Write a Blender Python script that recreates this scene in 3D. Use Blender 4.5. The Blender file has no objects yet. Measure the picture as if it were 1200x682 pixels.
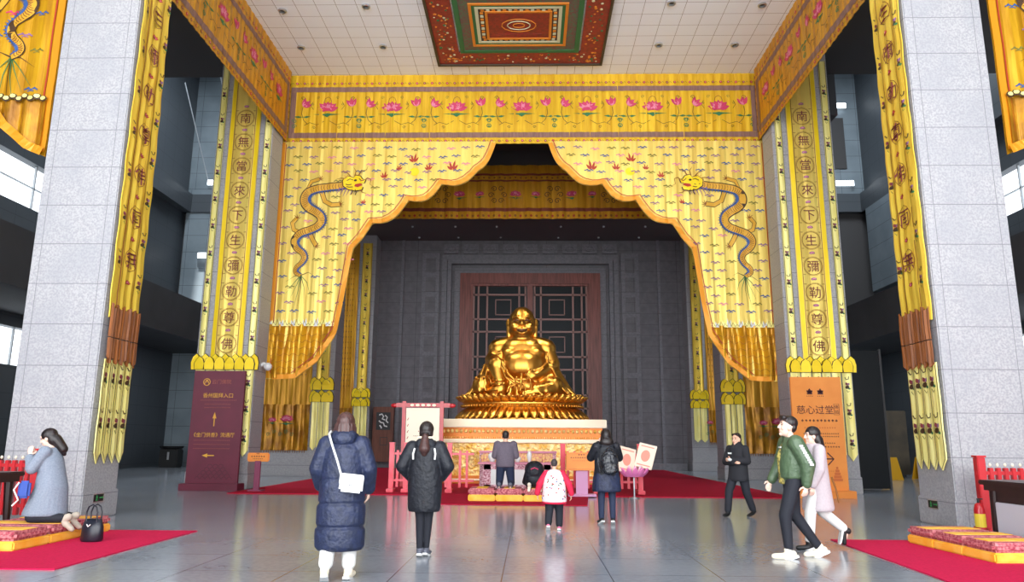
import bpy, bmesh, math, random
from math import sin, cos, pi, radians
from mathutils import Vector as V, Matrix
random.seed(7)
SC = bpy.context.scene
COL = SC.collection
# ------------------------------------------------------------------ camera
F, CAMH = 870.0, 1.45
RC = Matrix.Rotation(radians(1.42), 3, 'Z') @ Matrix.Rotation(pi/2 + radians(11.5), 3, 'X') @ Matrix.Rotation(radians(0.4), 3, 'Z')
CC = V((0, 0, CAMH))
def D(x, y, Y):                      # photo measurement -> point on the plane at depth Y
    r = RC @ V(((x-600)/F, -(y-341)/F, -1)); return CC + r*(Y/r.y)
cam = bpy.data.cameras.new('camera'); cam.sensor_width = 36; cam.lens = F/1200*36; cam.clip_end = 400
camo = bpy.data.objects.new('camera', cam); COL.objects.link(camo)
camo.matrix_world = Matrix.Translation(CC) @ RC.to_4x4(); SC.camera = camo
CX = -0.3                            # centre line of the hall

# ------------------------------------------------------------------ materials
def srgb(c):
    return tuple(((x/255)/12.92 if x/255 <= .04045 else ((x/255+.055)/1.055)**2.4) for x in c)
MATS = {}
def mat(name, rgb, rough=.6, metal=0.0, noise=None, bump=None, sheen=0, emit=None, alpha=None, spec=.5, coat=0, trans=0):
    """noise=(scale xyz, second colour, factor)  bump=(scale xyz, strength, distance)"""
    if name in MATS: return MATS[name]
    m = bpy.data.materials.new(name); m.use_nodes = True
    nt = m.node_tree; b = nt.nodes['Principled BSDF']; L = nt.links.new
    c = (*srgb(rgb), 1)
    b.inputs['Base Color'].default_value = c; b.inputs['Roughness'].default_value = rough
    b.inputs['Metallic'].default_value = metal; b.inputs['Specular IOR Level'].default_value = spec
    b.inputs['Sheen Weight'].default_value = sheen; b.inputs['Coat Weight'].default_value = coat
    b.inputs['Transmission Weight'].default_value = trans
    if emit: b.inputs['Emission Color'].default_value = (*srgb(emit[0]), 1); b.inputs['Emission Strength'].default_value = emit[1]
    def nz(scale, detail=3):
        tc = nt.nodes.new('ShaderNodeTexCoord'); mp = nt.nodes.new('ShaderNodeMapping'); n = nt.nodes.new('ShaderNodeTexNoise')
        mp.inputs['Scale'].default_value = scale; n.inputs['Scale'].default_value = 1; n.inputs['Detail'].default_value = detail
        L(tc.outputs['Object'], mp.inputs['Vector']); L(mp.outputs[0], n.inputs['Vector']); return n
    if noise:
        n = nz(noise[0]); mr = nt.nodes.new('ShaderNodeMapRange'); mx = nt.nodes.new('ShaderNodeMix'); mx.data_type = 'RGBA'
        mr.inputs['From Min'].default_value = .35; mr.inputs['From Max'].default_value = .65; mr.inputs['To Max'].default_value = noise[2]
        L(n.outputs['Fac'], mr.inputs['Value']); L(mr.outputs[0], mx.inputs['Factor'])
        mx.inputs['A'].default_value = c; mx.inputs['B'].default_value = (*srgb(noise[1]), 1); L(mx.outputs['Result'], b.inputs['Base Color'])
    if bump:
        n = nz(bump[0], 2); bp = nt.nodes.new('ShaderNodeBump'); bp.inputs['Strength'].default_value = bump[1]; bp.inputs['Distance'].default_value = bump[2]
        L(n.outputs['Fac'], bp.inputs['Height']); L(bp.outputs[0], b.inputs['Normal'])
    MATS[name] = m; return m

def lined(name, rgb, lines, linergb, rough=.5, metal=0, speck=None, bumpy=None, coat=0, blotch=None, spec=.5):
    """stone or panel with thin joints: lines=[(axis, spacing, offset, width)] in world metres"""
    m = bpy.data.materials.new(name); m.use_nodes = True; nt = m.node_tree; b = nt.nodes['Principled BSDF']; L = nt.links.new
    b.inputs['Roughness'].default_value = rough; b.inputs['Metallic'].default_value = metal; b.inputs['Coat Weight'].default_value = coat
    b.inputs['Specular IOR Level'].default_value = spec
    g = nt.nodes.new('ShaderNodeNewGeometry'); s = nt.nodes.new('ShaderNodeSeparateXYZ'); L(g.outputs['Position'], s.inputs[0])
    def M(op, a, bb=0.0, cc=0.0):
        n = nt.nodes.new('ShaderNodeMath'); n.operation = op
        for i, q in enumerate((a, bb, cc)):
            if hasattr(q, 'links'): L(q, n.inputs[i])
            elif i < len(n.inputs): n.inputs[i].default_value = q
        return n.outputs[0]
    tot = None
    for ax, sp, off, w in lines:
        p = M('SUBTRACT', s.outputs['XYZ'.index(ax)], off)
        f = M('PINGPONG', p, sp/2) if sp else M('ABSOLUTE', p)
        k = M('LESS_THAN', f, w/2)
        tot = k if tot is None else M('MAXIMUM', tot, k)
    base = nt.nodes.new('ShaderNodeRGB'); base.outputs[0].default_value = (*srgb(rgb), 1); src = base.outputs[0]
    for sp in (speck, blotch):
        if not sp: continue
        n = nt.nodes.new('ShaderNodeTexNoise'); n.inputs['Scale'].default_value = sp[0]; n.inputs['Detail'].default_value = 2; L(g.outputs['Position'], n.inputs['Vector'])
        mr = nt.nodes.new('ShaderNodeMapRange'); mr.inputs['From Min'].default_value = .38; mr.inputs['From Max'].default_value = .62; mr.inputs['To Max'].default_value = sp[2]; L(n.outputs['Fac'], mr.inputs['Value'])
        mx = nt.nodes.new('ShaderNodeMix'); mx.data_type = 'RGBA'; L(mr.outputs[0], mx.inputs['Factor']); L(src, mx.inputs['A']); mx.inputs['B'].default_value = (*srgb(sp[1]), 1); src = mx.outputs['Result']
    if tot is not None:
        mx = nt.nodes.new('ShaderNodeMix'); mx.data_type = 'RGBA'; L(tot, mx.inputs['Factor']); L(src, mx.inputs['A']); mx.inputs['B'].default_value = (*srgb(linergb), 1); src = mx.outputs['Result']
    L(src, b.inputs['Base Color'])
    if bumpy:
        n = nt.nodes.new('ShaderNodeTexNoise'); n.inputs['Scale'].default_value = bumpy[0]; L(g.outputs['Position'], n.inputs['Vector'])
        bp = nt.nodes.new('ShaderNodeBump'); bp.inputs['Strength'].default_value = bumpy[1]; bp.inputs['Distance'].default_value = bumpy[2]
        L(n.outputs['Fac'], bp.inputs['Height']); L(bp.outputs[0], b.inputs['Normal'])
    MATS[name] = m; return m

ZJ = ('Z', .79, 2.81, .014)
pillar_l = lined('granite_left', (175, 174, 176), [ZJ, ('X', 0, -9.53, .012), ('X', 0, -8.33, .012)], (120, 120, 125), .45, speck=(26, (134, 134, 141), .6), blotch=(1.5, (152, 153, 159), .5))
pillar_r = lined('granite_right', (175, 174, 176), [ZJ, ('X', 0, 7.73, .012), ('X', 0, 8.93, .012)], (120, 120, 125), .45, speck=(26, (134, 134, 141), .6), blotch=(1.5, (152, 153, 159), .5))
granite = lined('granite_far', (172, 170, 172), [ZJ], (100, 100, 104), .5, speck=(26, (140, 140, 146), .6))
floor_m = lined('polished_floor', (140, 146, 155), [('X', 1.2, CX, .012), ('Y', 1.2, .4, .012)], (70, 74, 80), .16, speck=(14, (122, 128, 138), .7), blotch=(.6, (156, 161, 168), .55), bumpy=(3, .04, .01), spec=.6)
court_m = lined('forecourt_paving', (205, 203, 200), [('X', 1.2, 0, .02), ('Y', 1.2, 0, .02)], (120, 118, 115), .7)
ceil_m = lined('ceiling_tiles', (238, 242, 248), [('X', .62, CX, .014), ('Y', .62, 24.45, .014)], (135, 125, 118), .6)
stone_back = lined('grey_stone_wall', (122, 120, 126), [('Z', .62, 0, .014), ('X', 2.5, CX+1.25, .02)], (72, 72, 78), .6, speck=(3, (104, 103, 110), .6))
stone_mould = lined('grey_stone_moulding', (134, 133, 140), [('Z', 1.24, 0, .014)], (55, 57, 62), .55, speck=(8, (112, 112, 120), .6))
aisle_wall = lined('blue_grey_tile', (120, 132, 140), [('Z', 1.0, .2, .02), ('X', 1.2, .3, .02)], (60, 68, 76), .5, blotch=(.8, (100, 112, 120), .6))
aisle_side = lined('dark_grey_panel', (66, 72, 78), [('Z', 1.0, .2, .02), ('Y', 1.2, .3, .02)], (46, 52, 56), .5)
soffit_m = mat('grey_soffit', (96, 90, 92), .7)
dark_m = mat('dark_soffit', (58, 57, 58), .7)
concrete = mat('dark_concrete', (62, 64, 68), .7, noise=((.6, .6, .6), (48, 50, 54), .7))
BZ = dict(rough=.38, metal=.35)
gold = mat('gold_satin', (238, 196, 46), noise=((7, 7, .6), (205, 152, 26), .75), bump=((14, 14, .7), .35, .03), **BZ)
gold2 = mat('gold_satin_plain', (242, 210, 80), noise=((9, 9, 1.2), (218, 170, 44), .6), bump=((16, 16, 1.5), .3, .02), **BZ)
skirtm = mat('deep_gold_silk', (222, 168, 30), noise=((5, 5, .5), (170, 112, 14), .8), bump=((9, 9, .8), .4, .03), **BZ)
swagm = mat('pale_gold_silk', (242, 216, 112), noise=((3, 3, .5), (228, 190, 84), .7), bump=((10, 10, .6), .25, .03), **BZ)
amber = mat('amber_shaded_gold_satin', (218, 160, 34), noise=((5, 5, .6), (180, 118, 20), .7), bump=((9, 9, .8), .35, .03), **BZ)  # amber cloth; on the side friezes, the gold satin with shade coloured in
brocade = mat('old_gold_brocade', (196, 138, 22), noise=((3.2, 3.2, 2.0), (120, 72, 10), .8), bump=((10, 10, 3), .5, .03), **BZ)
pale = mat('pale_yellow_silk', (250, 240, 158), noise=((8, 8, 1), (238, 220, 110), .7), bump=((12, 12, 1), .25, .02), rough=.45, metal=.2)
trim_o = mat('orange_trim', (232, 150, 30), rough=.45, metal=.2)
mauve = mat('mauve_border', (140, 104, 92), rough=.6, noise=((20, 20, 2), (112, 78, 70), .7))
redbrown = mat('red_brown_band', (118, 44, 26), rough=.6)
tassel = mat('rust_tassel', (148, 82, 24), rough=.55, noise=((30, 30, 2), (92, 46, 12), .8))
e_pink = mat('thread_pink', (196, 54, 96), .6); e_lpink = mat('thread_pale_pink', (218, 126, 150), .6)
e_dark = mat('thread_dark', (66, 42, 16), .6); e_green = mat('thread_green', (50, 112, 66), .6); e_blue = mat('thread_blue', (52, 84, 140), .6)
e_purp = mat('thread_purple', (140, 96, 132), .6); e_maroon = mat('thread_maroon', (122, 48, 52), .6); e_red = mat('thread_red', (176, 52, 32), .6); e_olive = mat('thread_olive', (120, 112, 40), .6)
e_gold = mat('thread_gold', (218, 164, 50), .5, .2); e_lemon = mat('thread_lemon', (248, 212, 20), .45, .2); e_brown = mat('thread_brown', (140, 84, 20), .6)
red_c = mat('red_carpet', (178, 22, 52), .95, noise=((30, 30, 30), (150, 16, 44), .6), bump=((60, 60, 60), .3, .01), spec=.15)
mag_c = mat('magenta_carpet', (205, 28, 76), .95, noise=((30, 30, 30), (182, 22, 66), .6), bump=((60, 60, 60), .3, .01), spec=.15)
red_w = mat('red_painted_wood', (192, 24, 34), .35, noise=((4, 4, 2), (165, 16, 28), .5), coat=.3)
pink_w = mat('rose_red_painted_wood', (222, 50, 72), .35, noise=((4, 4, 2), (200, 38, 60), .5), coat=.3)
frame_w = mat('red_brown_door_wood', (150, 86, 76), .45, noise=((12, 12, .8), (104, 56, 50), .8))
bud = mat('gilt_bronze', (222, 162, 72), .33, 1.0, noise=((1.2, 1.2, 1.2), (192, 130, 46), .5))
bud_d = mat('bronze_shading_line', (84, 48, 14), .6, .2)  # darkened bronze painting the eye and mouth shading onto the gilt face
cream = mat('cream_lacquer', (240, 226, 196), .4)
ped_g = mat('pedestal_gold_relief', (214, 158, 50), .4, .5, noise=((6, 6, 6), (240, 220, 160), .8), bump=((12, 12, 12), .8, .05))
skin = mat('skin', (222, 172, 146), .5); skin_p = mat('skin_pale', (236, 196, 176), .5)
hair_b = mat('black_hair', (26, 20, 20), .4, noise=((60, 60, 6), (44, 32, 30), .8), bump=((80, 80, 6), .5, .01))
hair_br = mat('brown_hair', (82, 52, 48), .4, noise=((60, 60, 6), (52, 32, 30), .8), bump=((80, 80, 6), .5, .01))
white_m = mat('white', (222, 222, 220), .5); black_m = mat('black', (18, 18, 20), .5); lip = mat('lips', (190, 96, 88), .5)
lamp_e = mat('lamp_white', (255, 255, 255), .5, emit=((240, 248, 255), 4))
glassm = mat('dark_glass', (30, 36, 40), .45, spec=.2)
steel = mat('brushed_steel', (190, 192, 195), .3, .9)

# ------------------------------------------------------------------ mesh builder
class MB:
    def __init__(s): s.v = []; s.f = []; s.m = []; s.mats = []
    def mi(s, m):
        if m not in s.mats: s.mats.append(m)
        return s.mats.index(m)
    def add(s, vs, fs, m):
        o = len(s.v); s.v += [tuple(p) for p in vs]; k = s.mi(m)
        for f in fs: s.f.append([i+o for i in f]); s.m.append(k)
    def box(s, x0, x1, y0, y1, z0, z1, m, bev=0):
        if bev:
            bm = bmesh.new(); bmesh.ops.create_cube(bm, size=1)
            for v in bm.verts: v.co = V(((x0+x1)/2+v.co.x*(x1-x0), (y0+y1)/2+v.co.y*(y1-y0), (z0+z1)/2+v.co.z*(z1-z0)))
            bmesh.ops.bevel(bm, geom=bm.edges[:], offset=bev, segments=2, affect='EDGES')
            bm.verts.index_update(); s.add([v.co.copy() for v in bm.verts], [[v.index for v in f.verts] for f in bm.faces], m); bm.free(); return
        s.add([(x, y, z) for x in (x0, x1) for y in (y0, y1) for z in (z0, z1)],
              [(0, 1, 3, 2), (4, 6, 7, 5), (0, 4, 5, 1), (2, 3, 7, 6), (0, 2, 6, 4), (1, 5, 7, 3)], m)
    def prism(s, pts, a, b, m, T=lambda u, v, w: (u, w, v)):   # polygon (u,v) pushed from w=a to w=b
        n = len(pts); vs = [T(u, v, a) for u, v in pts]+[T(u, v, b) for u, v in pts]
        s.add(vs, [list(range(n)), list(range(2*n-1, n-1, -1))]+[(i, i+n, (i+1) % n+n, (i+1) % n) for i in range(n)], m)
    def tube(s, pts, r, m, seg=8):
        pts = [V(p) for p in pts]; rs = r if isinstance(r, (list, tuple)) else [r]*len(pts); vs = []; fs = []
        for i, p in enumerate(pts):
            d = (pts[min(i+1, len(pts)-1)]-pts[max(i-1, 0)]).normalized()
            a = d.orthogonal().normalized() if i == 0 else (pa - d*pa.dot(d)).normalized()
            pa = a; b = d.cross(a)
            vs += [p+(a*cos(2*pi*k/seg)+b*sin(2*pi*k/seg))*rs[i] for k in range(seg)]
        for i in range(len(pts)-1):
            for k in range(seg): fs.append((i*seg+k, i*seg+(k+1) % seg, (i+1)*seg+(k+1) % seg, (i+1)*seg+k))
        fs += [list(range(seg))[::-1], [(len(pts)-1)*seg+k for k in range(seg)]]
        s.add(vs, fs, m)
    def cap(s, p0, r0, p1, r1, m, seg=12, sq=None):      # tapered capsule; sq=(axis vector, factor) flattens it
        p0 = V(p0); p1 = V(p1); d = p1-p0; L = d.length
        d = d/L if L > 1e-6 else V((0, 0, 1)); a = d.orthogonal().normalized(); b = d.cross(a)
        vs = []; fs = []; rings = []
        for t in (-80, -50, -20, 0): rings.append((p0+d*(r0*sin(radians(t))), r0*cos(radians(t))))
        for t in (0, 20, 50, 80): rings.append((p1+d*(r1*sin(radians(t))), r1*cos(radians(t))))
        for c, r in rings:
            for k in range(seg):
                o = (a*cos(2*pi*k/seg)+b*sin(2*pi*k/seg))*r
                if sq: ax = V(sq[0]).normalized(); o = o-ax*o.dot(ax)*(1-sq[1])
                vs.append(c+o)
        for i in range(len(rings)-1):
            for k in range(seg): fs.append((i*seg+k, i*seg+(k+1) % seg, (i+1)*seg+(k+1) % seg, (i+1)*seg+k))
        fs += [list(range(seg))[::-1], [(len(rings)-1)*seg+k for k in range(seg)]]
        s.add(vs, fs, m)
    def ell(s, c, r, m, rot=None, seg=16, n=10):
        c = V(c); vs = []; fs = []
        for i in range(n+1):
            t = pi*i/n
            for k in range(seg):
                p = V((r[0]*sin(t)*cos(2*pi*k/seg), r[1]*sin(t)*sin(2*pi*k/seg), r[2]*cos(t)))
                if i in (0, n): p = V((0, 0, r[2]*cos(t)))
                if rot is not None: p = rot @ p
                vs.append(c+p)
        for i in range(n):
            for k in range(seg):
                q = [i*seg+k, (i+1)*seg+k, (i+1)*seg+(k+1) % seg, i*seg+(k+1) % seg]
                if i == 0: q = q[:3]
                elif i == n-1: q = [q[0], q[1], q[3]]
                fs.append(q)
        s.add(vs, fs, m)
    def lathe(s, prof, m, c=(0, 0, 0), seg=20, sx=1, sy=1):
        vs = []; fs = []
        for r, z in prof: vs += [(c[0]+r*sx*cos(2*pi*k/seg), c[1]+r*sy*sin(2*pi*k/seg), c[2]+z) for k in range(seg)]
        for i in range(len(prof)-1):
            for k in range(seg): fs.append((i*seg+k, i*seg+(k+1) % seg, (i+1)*seg+(k+1) % seg, (i+1)*seg+k))
        fs += [list(range(seg))[::-1], [(len(prof)-1)*seg+k for k in range(seg)]]
        s.add(vs, fs, m)
    def loft(s, rings, m, seg=24, lump=None):             # rings (cx,cy,z,rx,ry)
        vs = []; fs = []
        for i, (x, y, z, rx, ry) in enumerate(rings):
            for k in range(seg):
                a = 2*pi*k/seg; e = 1+(lump(a, z) if lump else 0)
                vs.append((x+rx*cos(a)*e, y+ry*sin(a)*e, z))
        for i in range(len(rings)-1):
            for k in range(seg): fs.append((i*seg+k, i*seg+(k+1) % seg, (i+1)*seg+(k+1) % seg, (i+1)*seg+k))
        fs += [list(range(seg))[::-1], [(len(rings)-1)*seg+k for k in range(seg)]]
        s.add(vs, fs, m)
    def xf(s, Mx): s.v = [tuple(Mx @ V(p)) for p in s.v]
    def build(s, name, parent=None, smooth=False, voxel=0, it=3, orient=True):
        me = bpy.data.meshes.new(name); me.from_pydata(s.v, [], s.f)
        for m in s.mats: me.materials.append(m)
        me.polygons.foreach_set('material_index', s.m)
        if voxel or orient:
            bm = bmesh.new(); bm.from_mesh(me); bmesh.ops.recalc_face_normals(bm, faces=bm.faces); bm.to_mesh(me); bm.free()
        if voxel:
            t = bpy.data.objects.new('tmp', me); COL.objects.link(t)
            r = t.modifiers.new('r', 'REMESH'); r.mode = 'VOXEL'; r.voxel_size = voxel
            if it: q = t.modifiers.new('s', 'SMOOTH'); q.iterations = it; q.factor = .5
            dg = bpy.context.evaluated_depsgraph_get(); nm = bpy.data.meshes.new_from_object(t.evaluated_get(dg))
            bpy.data.objects.remove(t); nm.materials.clear()
            for m in s.mats[:1]: nm.materials.append(m)
            nm.polygons.foreach_set('material_index', [0]*len(nm.polygons)); me = nm; me.name = name; smooth = True
        if smooth: me.polygons.foreach_set('use_smooth', [True]*len(me.polygons))
        me.update()
        o = bpy.data.objects.new(name, me); COL.objects.link(o)
        if parent: o.parent = parent
        return o

def tag(o, label=None, cat=None, group=None, kind=None):
    if label: o['label'] = label
    if cat: o['category'] = cat
    if group: o['group'] = group
    if kind: o['kind'] = kind
    return o
def empty(name, loc, rz=0, label=None, cat=None, group=None):
    o = bpy.data.objects.new(name, None); COL.objects.link(o); o.location = loc; o.rotation_euler.z = rz; o.empty_display_size = .2
    return tag(o, label, cat, group)
def dup(root, loc=None, rz=None, label=None):
    r = root.copy(); COL.objects.link(r)
    if loc is not None: r.location = loc
    if rz is not None: r.rotation_euler.z = rz
    if label: r['label'] = label
    for ch in list(root.children):
        c = ch.copy(); COL.objects.link(c); c.parent = r
        for g in list(ch.children):
            d = g.copy(); COL.objects.link(d); d.parent = c
    return r
def struct(mb, name): return tag(mb.build(name), kind='structure')
def sbox(name, m, *boxes):
    b = MB()
    for x in boxes: b.box(*x, m)
    return struct(b, name)

_gl = {}
def glyph(ch):
    if ch not in _gl:
        c = bpy.data.curves.new('g', 'FONT'); c.body = ch; c.resolution_u = 2
        o = bpy.data.objects.new('g', c); COL.objects.link(o)
        me = bpy.data.meshes.new_from_object(o.evaluated_get(bpy.context.evaluated_depsgraph_get()))
        vs = [(v.co.x, v.co.y) for v in me.vertices]; fs = [tuple(p.vertices) for p in me.polygons]
        bpy.data.objects.remove(o); bpy.data.curves.remove(c); bpy.data.meshes.remove(me)
        _gl[ch] = (vs, fs, max([x for x, y in vs] or [.3]))
    return _gl[ch]

# ------------------------------------------------------------------ cloth panels with embroidery
class Panel:
    """a flat hanging with its own (u, v) coordinates in metres; h lifts above the cloth"""
    def __init__(s, o, U, Vv, N, amp=.012, wl=.45, seed=1, flip=False):
        s.o = V(o); s.U = V(U); s.V = V(Vv); s.N = V(N); s.amp = amp; s.wl = wl; s.ph = seed*1.7; s.b = MB(); s.flip = flip; s.W = 0; s.h = .012
    def rip(s, u, v):
        w = s.wl; return s.amp*(sin(2*pi*u/w+s.ph+.6*sin(v*.7+s.ph))+.5*sin(2*pi*u/(w*.43)+2*s.ph+v*.3)+.4*sin(2*pi*v/(w*3)+s.ph))
    def pt(s, u, v, h=0):
        if s.flip: u = -u
        return s.o+s.U*u+s.V*v+s.N*(h+s.rip(u, v))
    def cloth(s, u0, u1, top, bot, m, nu=40, nv=20, h=0, th=.02, folds=None):
        tf = top if callable(top) else (lambda u: top); bf = bot if callable(bot) else (lambda u: bot)
        vs = []; fs = []
        for k in (0, 1):
            for i in range(nu+1):
                u = u0+(u1-u0)*i/nu; a, b = tf(u), bf(u)
                for j in range(nv+1):
                    v = a+(b-a)*j/nv; e = folds(u, v) if folds else 0
                    vs.append(s.pt(u, v, h+e-k*th))
        n = nv+1; N1 = (nu+1)*n
        for i in range(nu):
            for j in range(nv):
                q = (i*n+j, (i+1)*n+j, (i+1)*n+j+1, i*n+j+1); fs.append(q); fs.append(tuple(x+N1 for x in q[::-1]))
        rim = [i*n for i in range(nu+1)]+[nu*n+j for j in range(1, n)]+[i*n+nv for i in range(nu-1, -1, -1)]+[j for j in range(nv-1, 0, -1)]
        for a, b in zip(rim, rim[1:]+rim[:1]): fs.append((a, a+N1, b+N1, b))
        s.b.add(vs, fs, m)
    def poly(s, pts, m, h=None):
        h = s.h if h is None else h
        s.b.add([s.pt(u, v, h) for u, v in pts], [list(range(len(pts)))], m)
    def strip(s, path, w, m, h=None, closed=False, taper=False):
        h = s.h if h is None else h
        n = len(path); vs = []
        for i, (u, v) in enumerate(path):
            a = path[(i-1) % n] if closed or i else path[0]; b = path[(i+1) % n] if closed or i < n-1 else path[-1]
            du, dv = b[0]-a[0], b[1]-a[1]; L = math.hypot(du, dv) or 1
            ww = (w[i] if isinstance(w, (list, tuple)) else w)/2*((1-.9*i/(n-1)) if taper else 1)
            vs += [s.pt(u-dv/L*ww, v+du/L*ww, h), s.pt(u+dv/L*ww, v-du/L*ww, h)]
        fs = [(2*i, 2*i+1, 2*i+3, 2*i+2) for i in range(n-1)]
        if closed: fs.append((2*n-2, 2*n-1, 1, 0))
        s.b.add(vs, fs, m)
    def rect(s, u0, u1, v0, v1, m, h=None, nu=1):
        h = s.h if h is None else h; n = max(nu, int(abs(u1-u0)/.12), int(abs(v1-v0)/.35)); vs = []
        long_u = abs(u1-u0) > abs(v1-v0)
        for i in range(n+1):
            t = i/n
            vs += [s.pt(u0+(u1-u0)*t, v0, h), s.pt(u0+(u1-u0)*t, v1, h)] if long_u else [s.pt(u0, v0+(v1-v0)*t, h), s.pt(u1, v0+(v1-v0)*t, h)]
        s.b.add(vs, [(2*i, 2*i+2, 2*i+3, 2*i+1) for i in range(n)], m)
    def ell(s, u, v, a, b, m, rot=0, h=None, n=10):
        c, d = cos(rot), sin(rot)
        s.poly([(u+a*cos(t)*c-b*sin(t)*d, v+a*cos(t)*d+b*sin(t)*c) for t in [2*pi*i/n for i in range(n)]], m, h)
    def petal(s, u, v, L, w, rot, m, h=None):
        P = [(0, 0), (.5*w, .3*L), (.42*w, .65*L), (0, L), (-.42*w, .65*L), (-.5*w, .3*L)]; c, d = cos(rot), sin(rot)
        s.poly([(u+x*c-y*d, v+x*d+y*c) for x, y in P], m, h)
    def text(s, t, u, v, size, m, h=None, center=True, vertical=False):
        h = s.h*1.6 if h is None else h
        adv = [1.0 if ord(c) > 255 else glyph(c)[2]+.06 for c in t]
        W = sum(adv)*size; x = u-W/2 if center else u
        for c, a in zip(t, adv):
            vs, fs, w = glyph(c)
            k = -1 if s.flip else 1     # writing is never mirrored
            x0 = x
            if fs: s.b.add([s.pt((x0+a*size-(p*size) if k < 0 else x0+p*size), v+(q-.38)*size, h) for p, q in vs], fs, m)
            x += a*size
    def char(s, c, u, v, size, m, h=None): s.text(c, u, v, size, m, h)
    # -- motifs
    def lotus(s, u, v, r, m1=None, m2=None, leaf=True):
        m1 = m1 or e_pink; m2 = m2 or e_lpink
        for a in (-75, 75, -50, 50, -25, 25, 0):
            s.petal(u, v-.25*r, r*(1.0 if abs(a) > 40 else .85), r*.5, radians(a), m1, s.h)
            s.petal(u, v-.2*r, r*(.7 if abs(a) > 40 else .58), r*.26, radians(a), m2, s.h*1.3)
        s.ell(u, v-.2*r, r*.32, r*.16, m1, h=s.h*1.6)
        if leaf: s.poly([(u-1.25*r, v-.65*r), (u-.3*r, v-.75*r), (u, v-.95*r), (u+.3*r, v-.75*r), (u+1.25*r, v-.65*r), (u+.3*r, v-.6*r), (u, v-.55*r), (u-.3*r, v-.6*r)], e_green)
    def bud2(s, u, v, r, d):
        for a in (-50, -20, 15): s.petal(u, v, r, r*.45, radians(a)*1+d*.5, e_pink, s.h); s.petal(u, v, r*.6, r*.22, radians(a)+d*.5, e_lpink, s.h*1.3)
    def curl(s, u, v, r, d, m=None, turns=1.25, w=None):
        P = [(u+d*r*(1-t*.75)*cos(t*turns*2*pi), v+r*(1-t*.75)*sin(t*turns*2*pi)) for t in [i/12 for i in range(13)]]
        s.strip(P, w or r*.2, m or e_dark)
    def cloud(s, u, v, r, m):
        s.strip([(u-r, v-.1*r), (u-.5*r, v+.15*r), (u, v-.05*r), (u+.5*r, v+.15*r), (u+1.1*r, v)], r*.22, m)
        s.strip([(u-.45*r, v-.3*r), (u, v-.2*r), (u+.5*r, v-.32*r)], r*.14, m)
        s.ell(u-.5*r, v+.2*r, r*.2, r*.15, m, n=6); s.ell(u+.4*r, v+.22*r, r*.2, r*.15, m, n=6)
    def flame(s, u, v, r, m=None):
        for a, L in ((-40, .7), (-12, 1), (18, .85), (48, .6)): s.petal(u+sin(radians(-a))*.1*r, v, r*L, r*.22, radians(a), m or e_red)
    def sprig(s, u, v, r, k=0):
        s.strip([(u-.25*r, v+r), (u-.1*r, v+.75*r), (u+.15*r, v+.8*r), (u+.2*r, v+1.1*r)], .09*r, e_dark)
        s.petal(u, v+.05*r, .42*r, .3*r, .5, e_maroon); s.petal(u, v+.05*r, .38*r, .26*r, -.6, e_purp)
        s.ell(u-.05*r, v-.15*r, .26*r, .2*r, e_dark, .4, n=7); s.ell(u+.16*r, v-.3*r, .16*r, .12*r, e_green, -.4, n=6)
        s.strip([(u-.15*r, v-.5*r), (u, v-.75*r), (u+.15*r, v-.6*r)], .06*r, e_olive)
    def medal(s, ch, u, v, r):
        s.strip([(u+r*cos(t), v+r*sin(t)) for t in [2*pi*i/20 for i in range(20)]], r*.06, e_brown, closed=True)
        s.strip([(u+r*1.1*cos(t), v+r*1.1*sin(t)) for t in [2*pi*i/20 for i in range(20)]], r*.03, e_brown, closed=True)
        s.char(ch, u, v, r*1.4, e_maroon)
        for a in (45, 135, 225, 315): s.cloud(u+1.45*r*cos(radians(a)), v+1.35*r*sin(radians(a)), r*.16, e_brown)
    def lotusrow(s, u0, u1, v, hgt, n, m=None):
        w = (u1-u0)/n
        for layer, hh in ((0, .01), (1, .05)):
            for i in range(n+(1 if layer == 0 else 0)):
                u = u0+w*(i+(.5 if layer else 0)); u = min(max(u, u0+.12*w), u1-.12*w); H = hgt*(1.0 if layer == 0 else .82)
                out = [(-.5, 0), (-.56, .45), (-.38, .8), (0, 1), (.38, .8), (.56, .45), (.5, 0)]
                s.poly([(u+x*w*1.02, v+y*H) for x, y in out], e_dark, s.h+hh+.005)
                s.poly([(u+x*w*.86, v+.01+y*H*.94) for x, y in out], m or e_lemon, s.h+hh+.03)
    def dragon(s, u0, v0, k, col=None):
        """spine measured on the dragon hanging; k metres per unit"""
        q = lambda x, y: (u0+x*k, v0-y*k)
        sp = [(285, 140), (240, 152), (190, 158), (140, 165), (100, 178), (82, 200), (82, 228), (102, 252), (132, 270), (155, 290), (160, 316), (142, 340), (110, 355), (75, 368), (52, 390), (48, 412), (62, 436), (86, 455), (96, 478), (84, 502), (64, 522), (62, 542), (84, 556)]
        P = []
        for i in range(len(sp)-1):
            a = sp[max(i-1, 0)]; b = sp[i]; c = sp[i+1]; d = sp[min(i+2, len(sp)-1)]
            for t in (0, .25, .5, .75):
                P.append(tuple(.5*(2*b[j]+(c[j]-a[j])*t+(2*a[j]-5*b[j]+4*c[j]-d[j])*t*t+(3*b[j]-a[j]-3*c[j]+d[j])*t**3) for j in (0, 1)))
        P.append(sp[-1]); n = len(P)
        W = [k*(35-17*abs(i/n-.3)-(max(0, i/n-.6))*20) for i in range(n)]
        def limb(pts, w, claw):
            s.strip([q(*p) for p in pts], w*k*1.35, e_dark, s.h); s.strip([q(*p) for p in pts], w*k, e_gold, s.h*1.3)
            x, y = pts[-1]
            for a in claw: s.strip([q(x, y), q(x+10*cos(radians(a)), y-10*sin(radians(a))), q(x+20*cos(radians(a+14)), y-20*sin(radians(a+14)))], 5.5*k, e_brown, s.h*1.5, taper=True)
        limb([(150, 172), (168, 222), (200, 240), (236, 236)], 17, (60, 20, -20, -60, 100))
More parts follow.
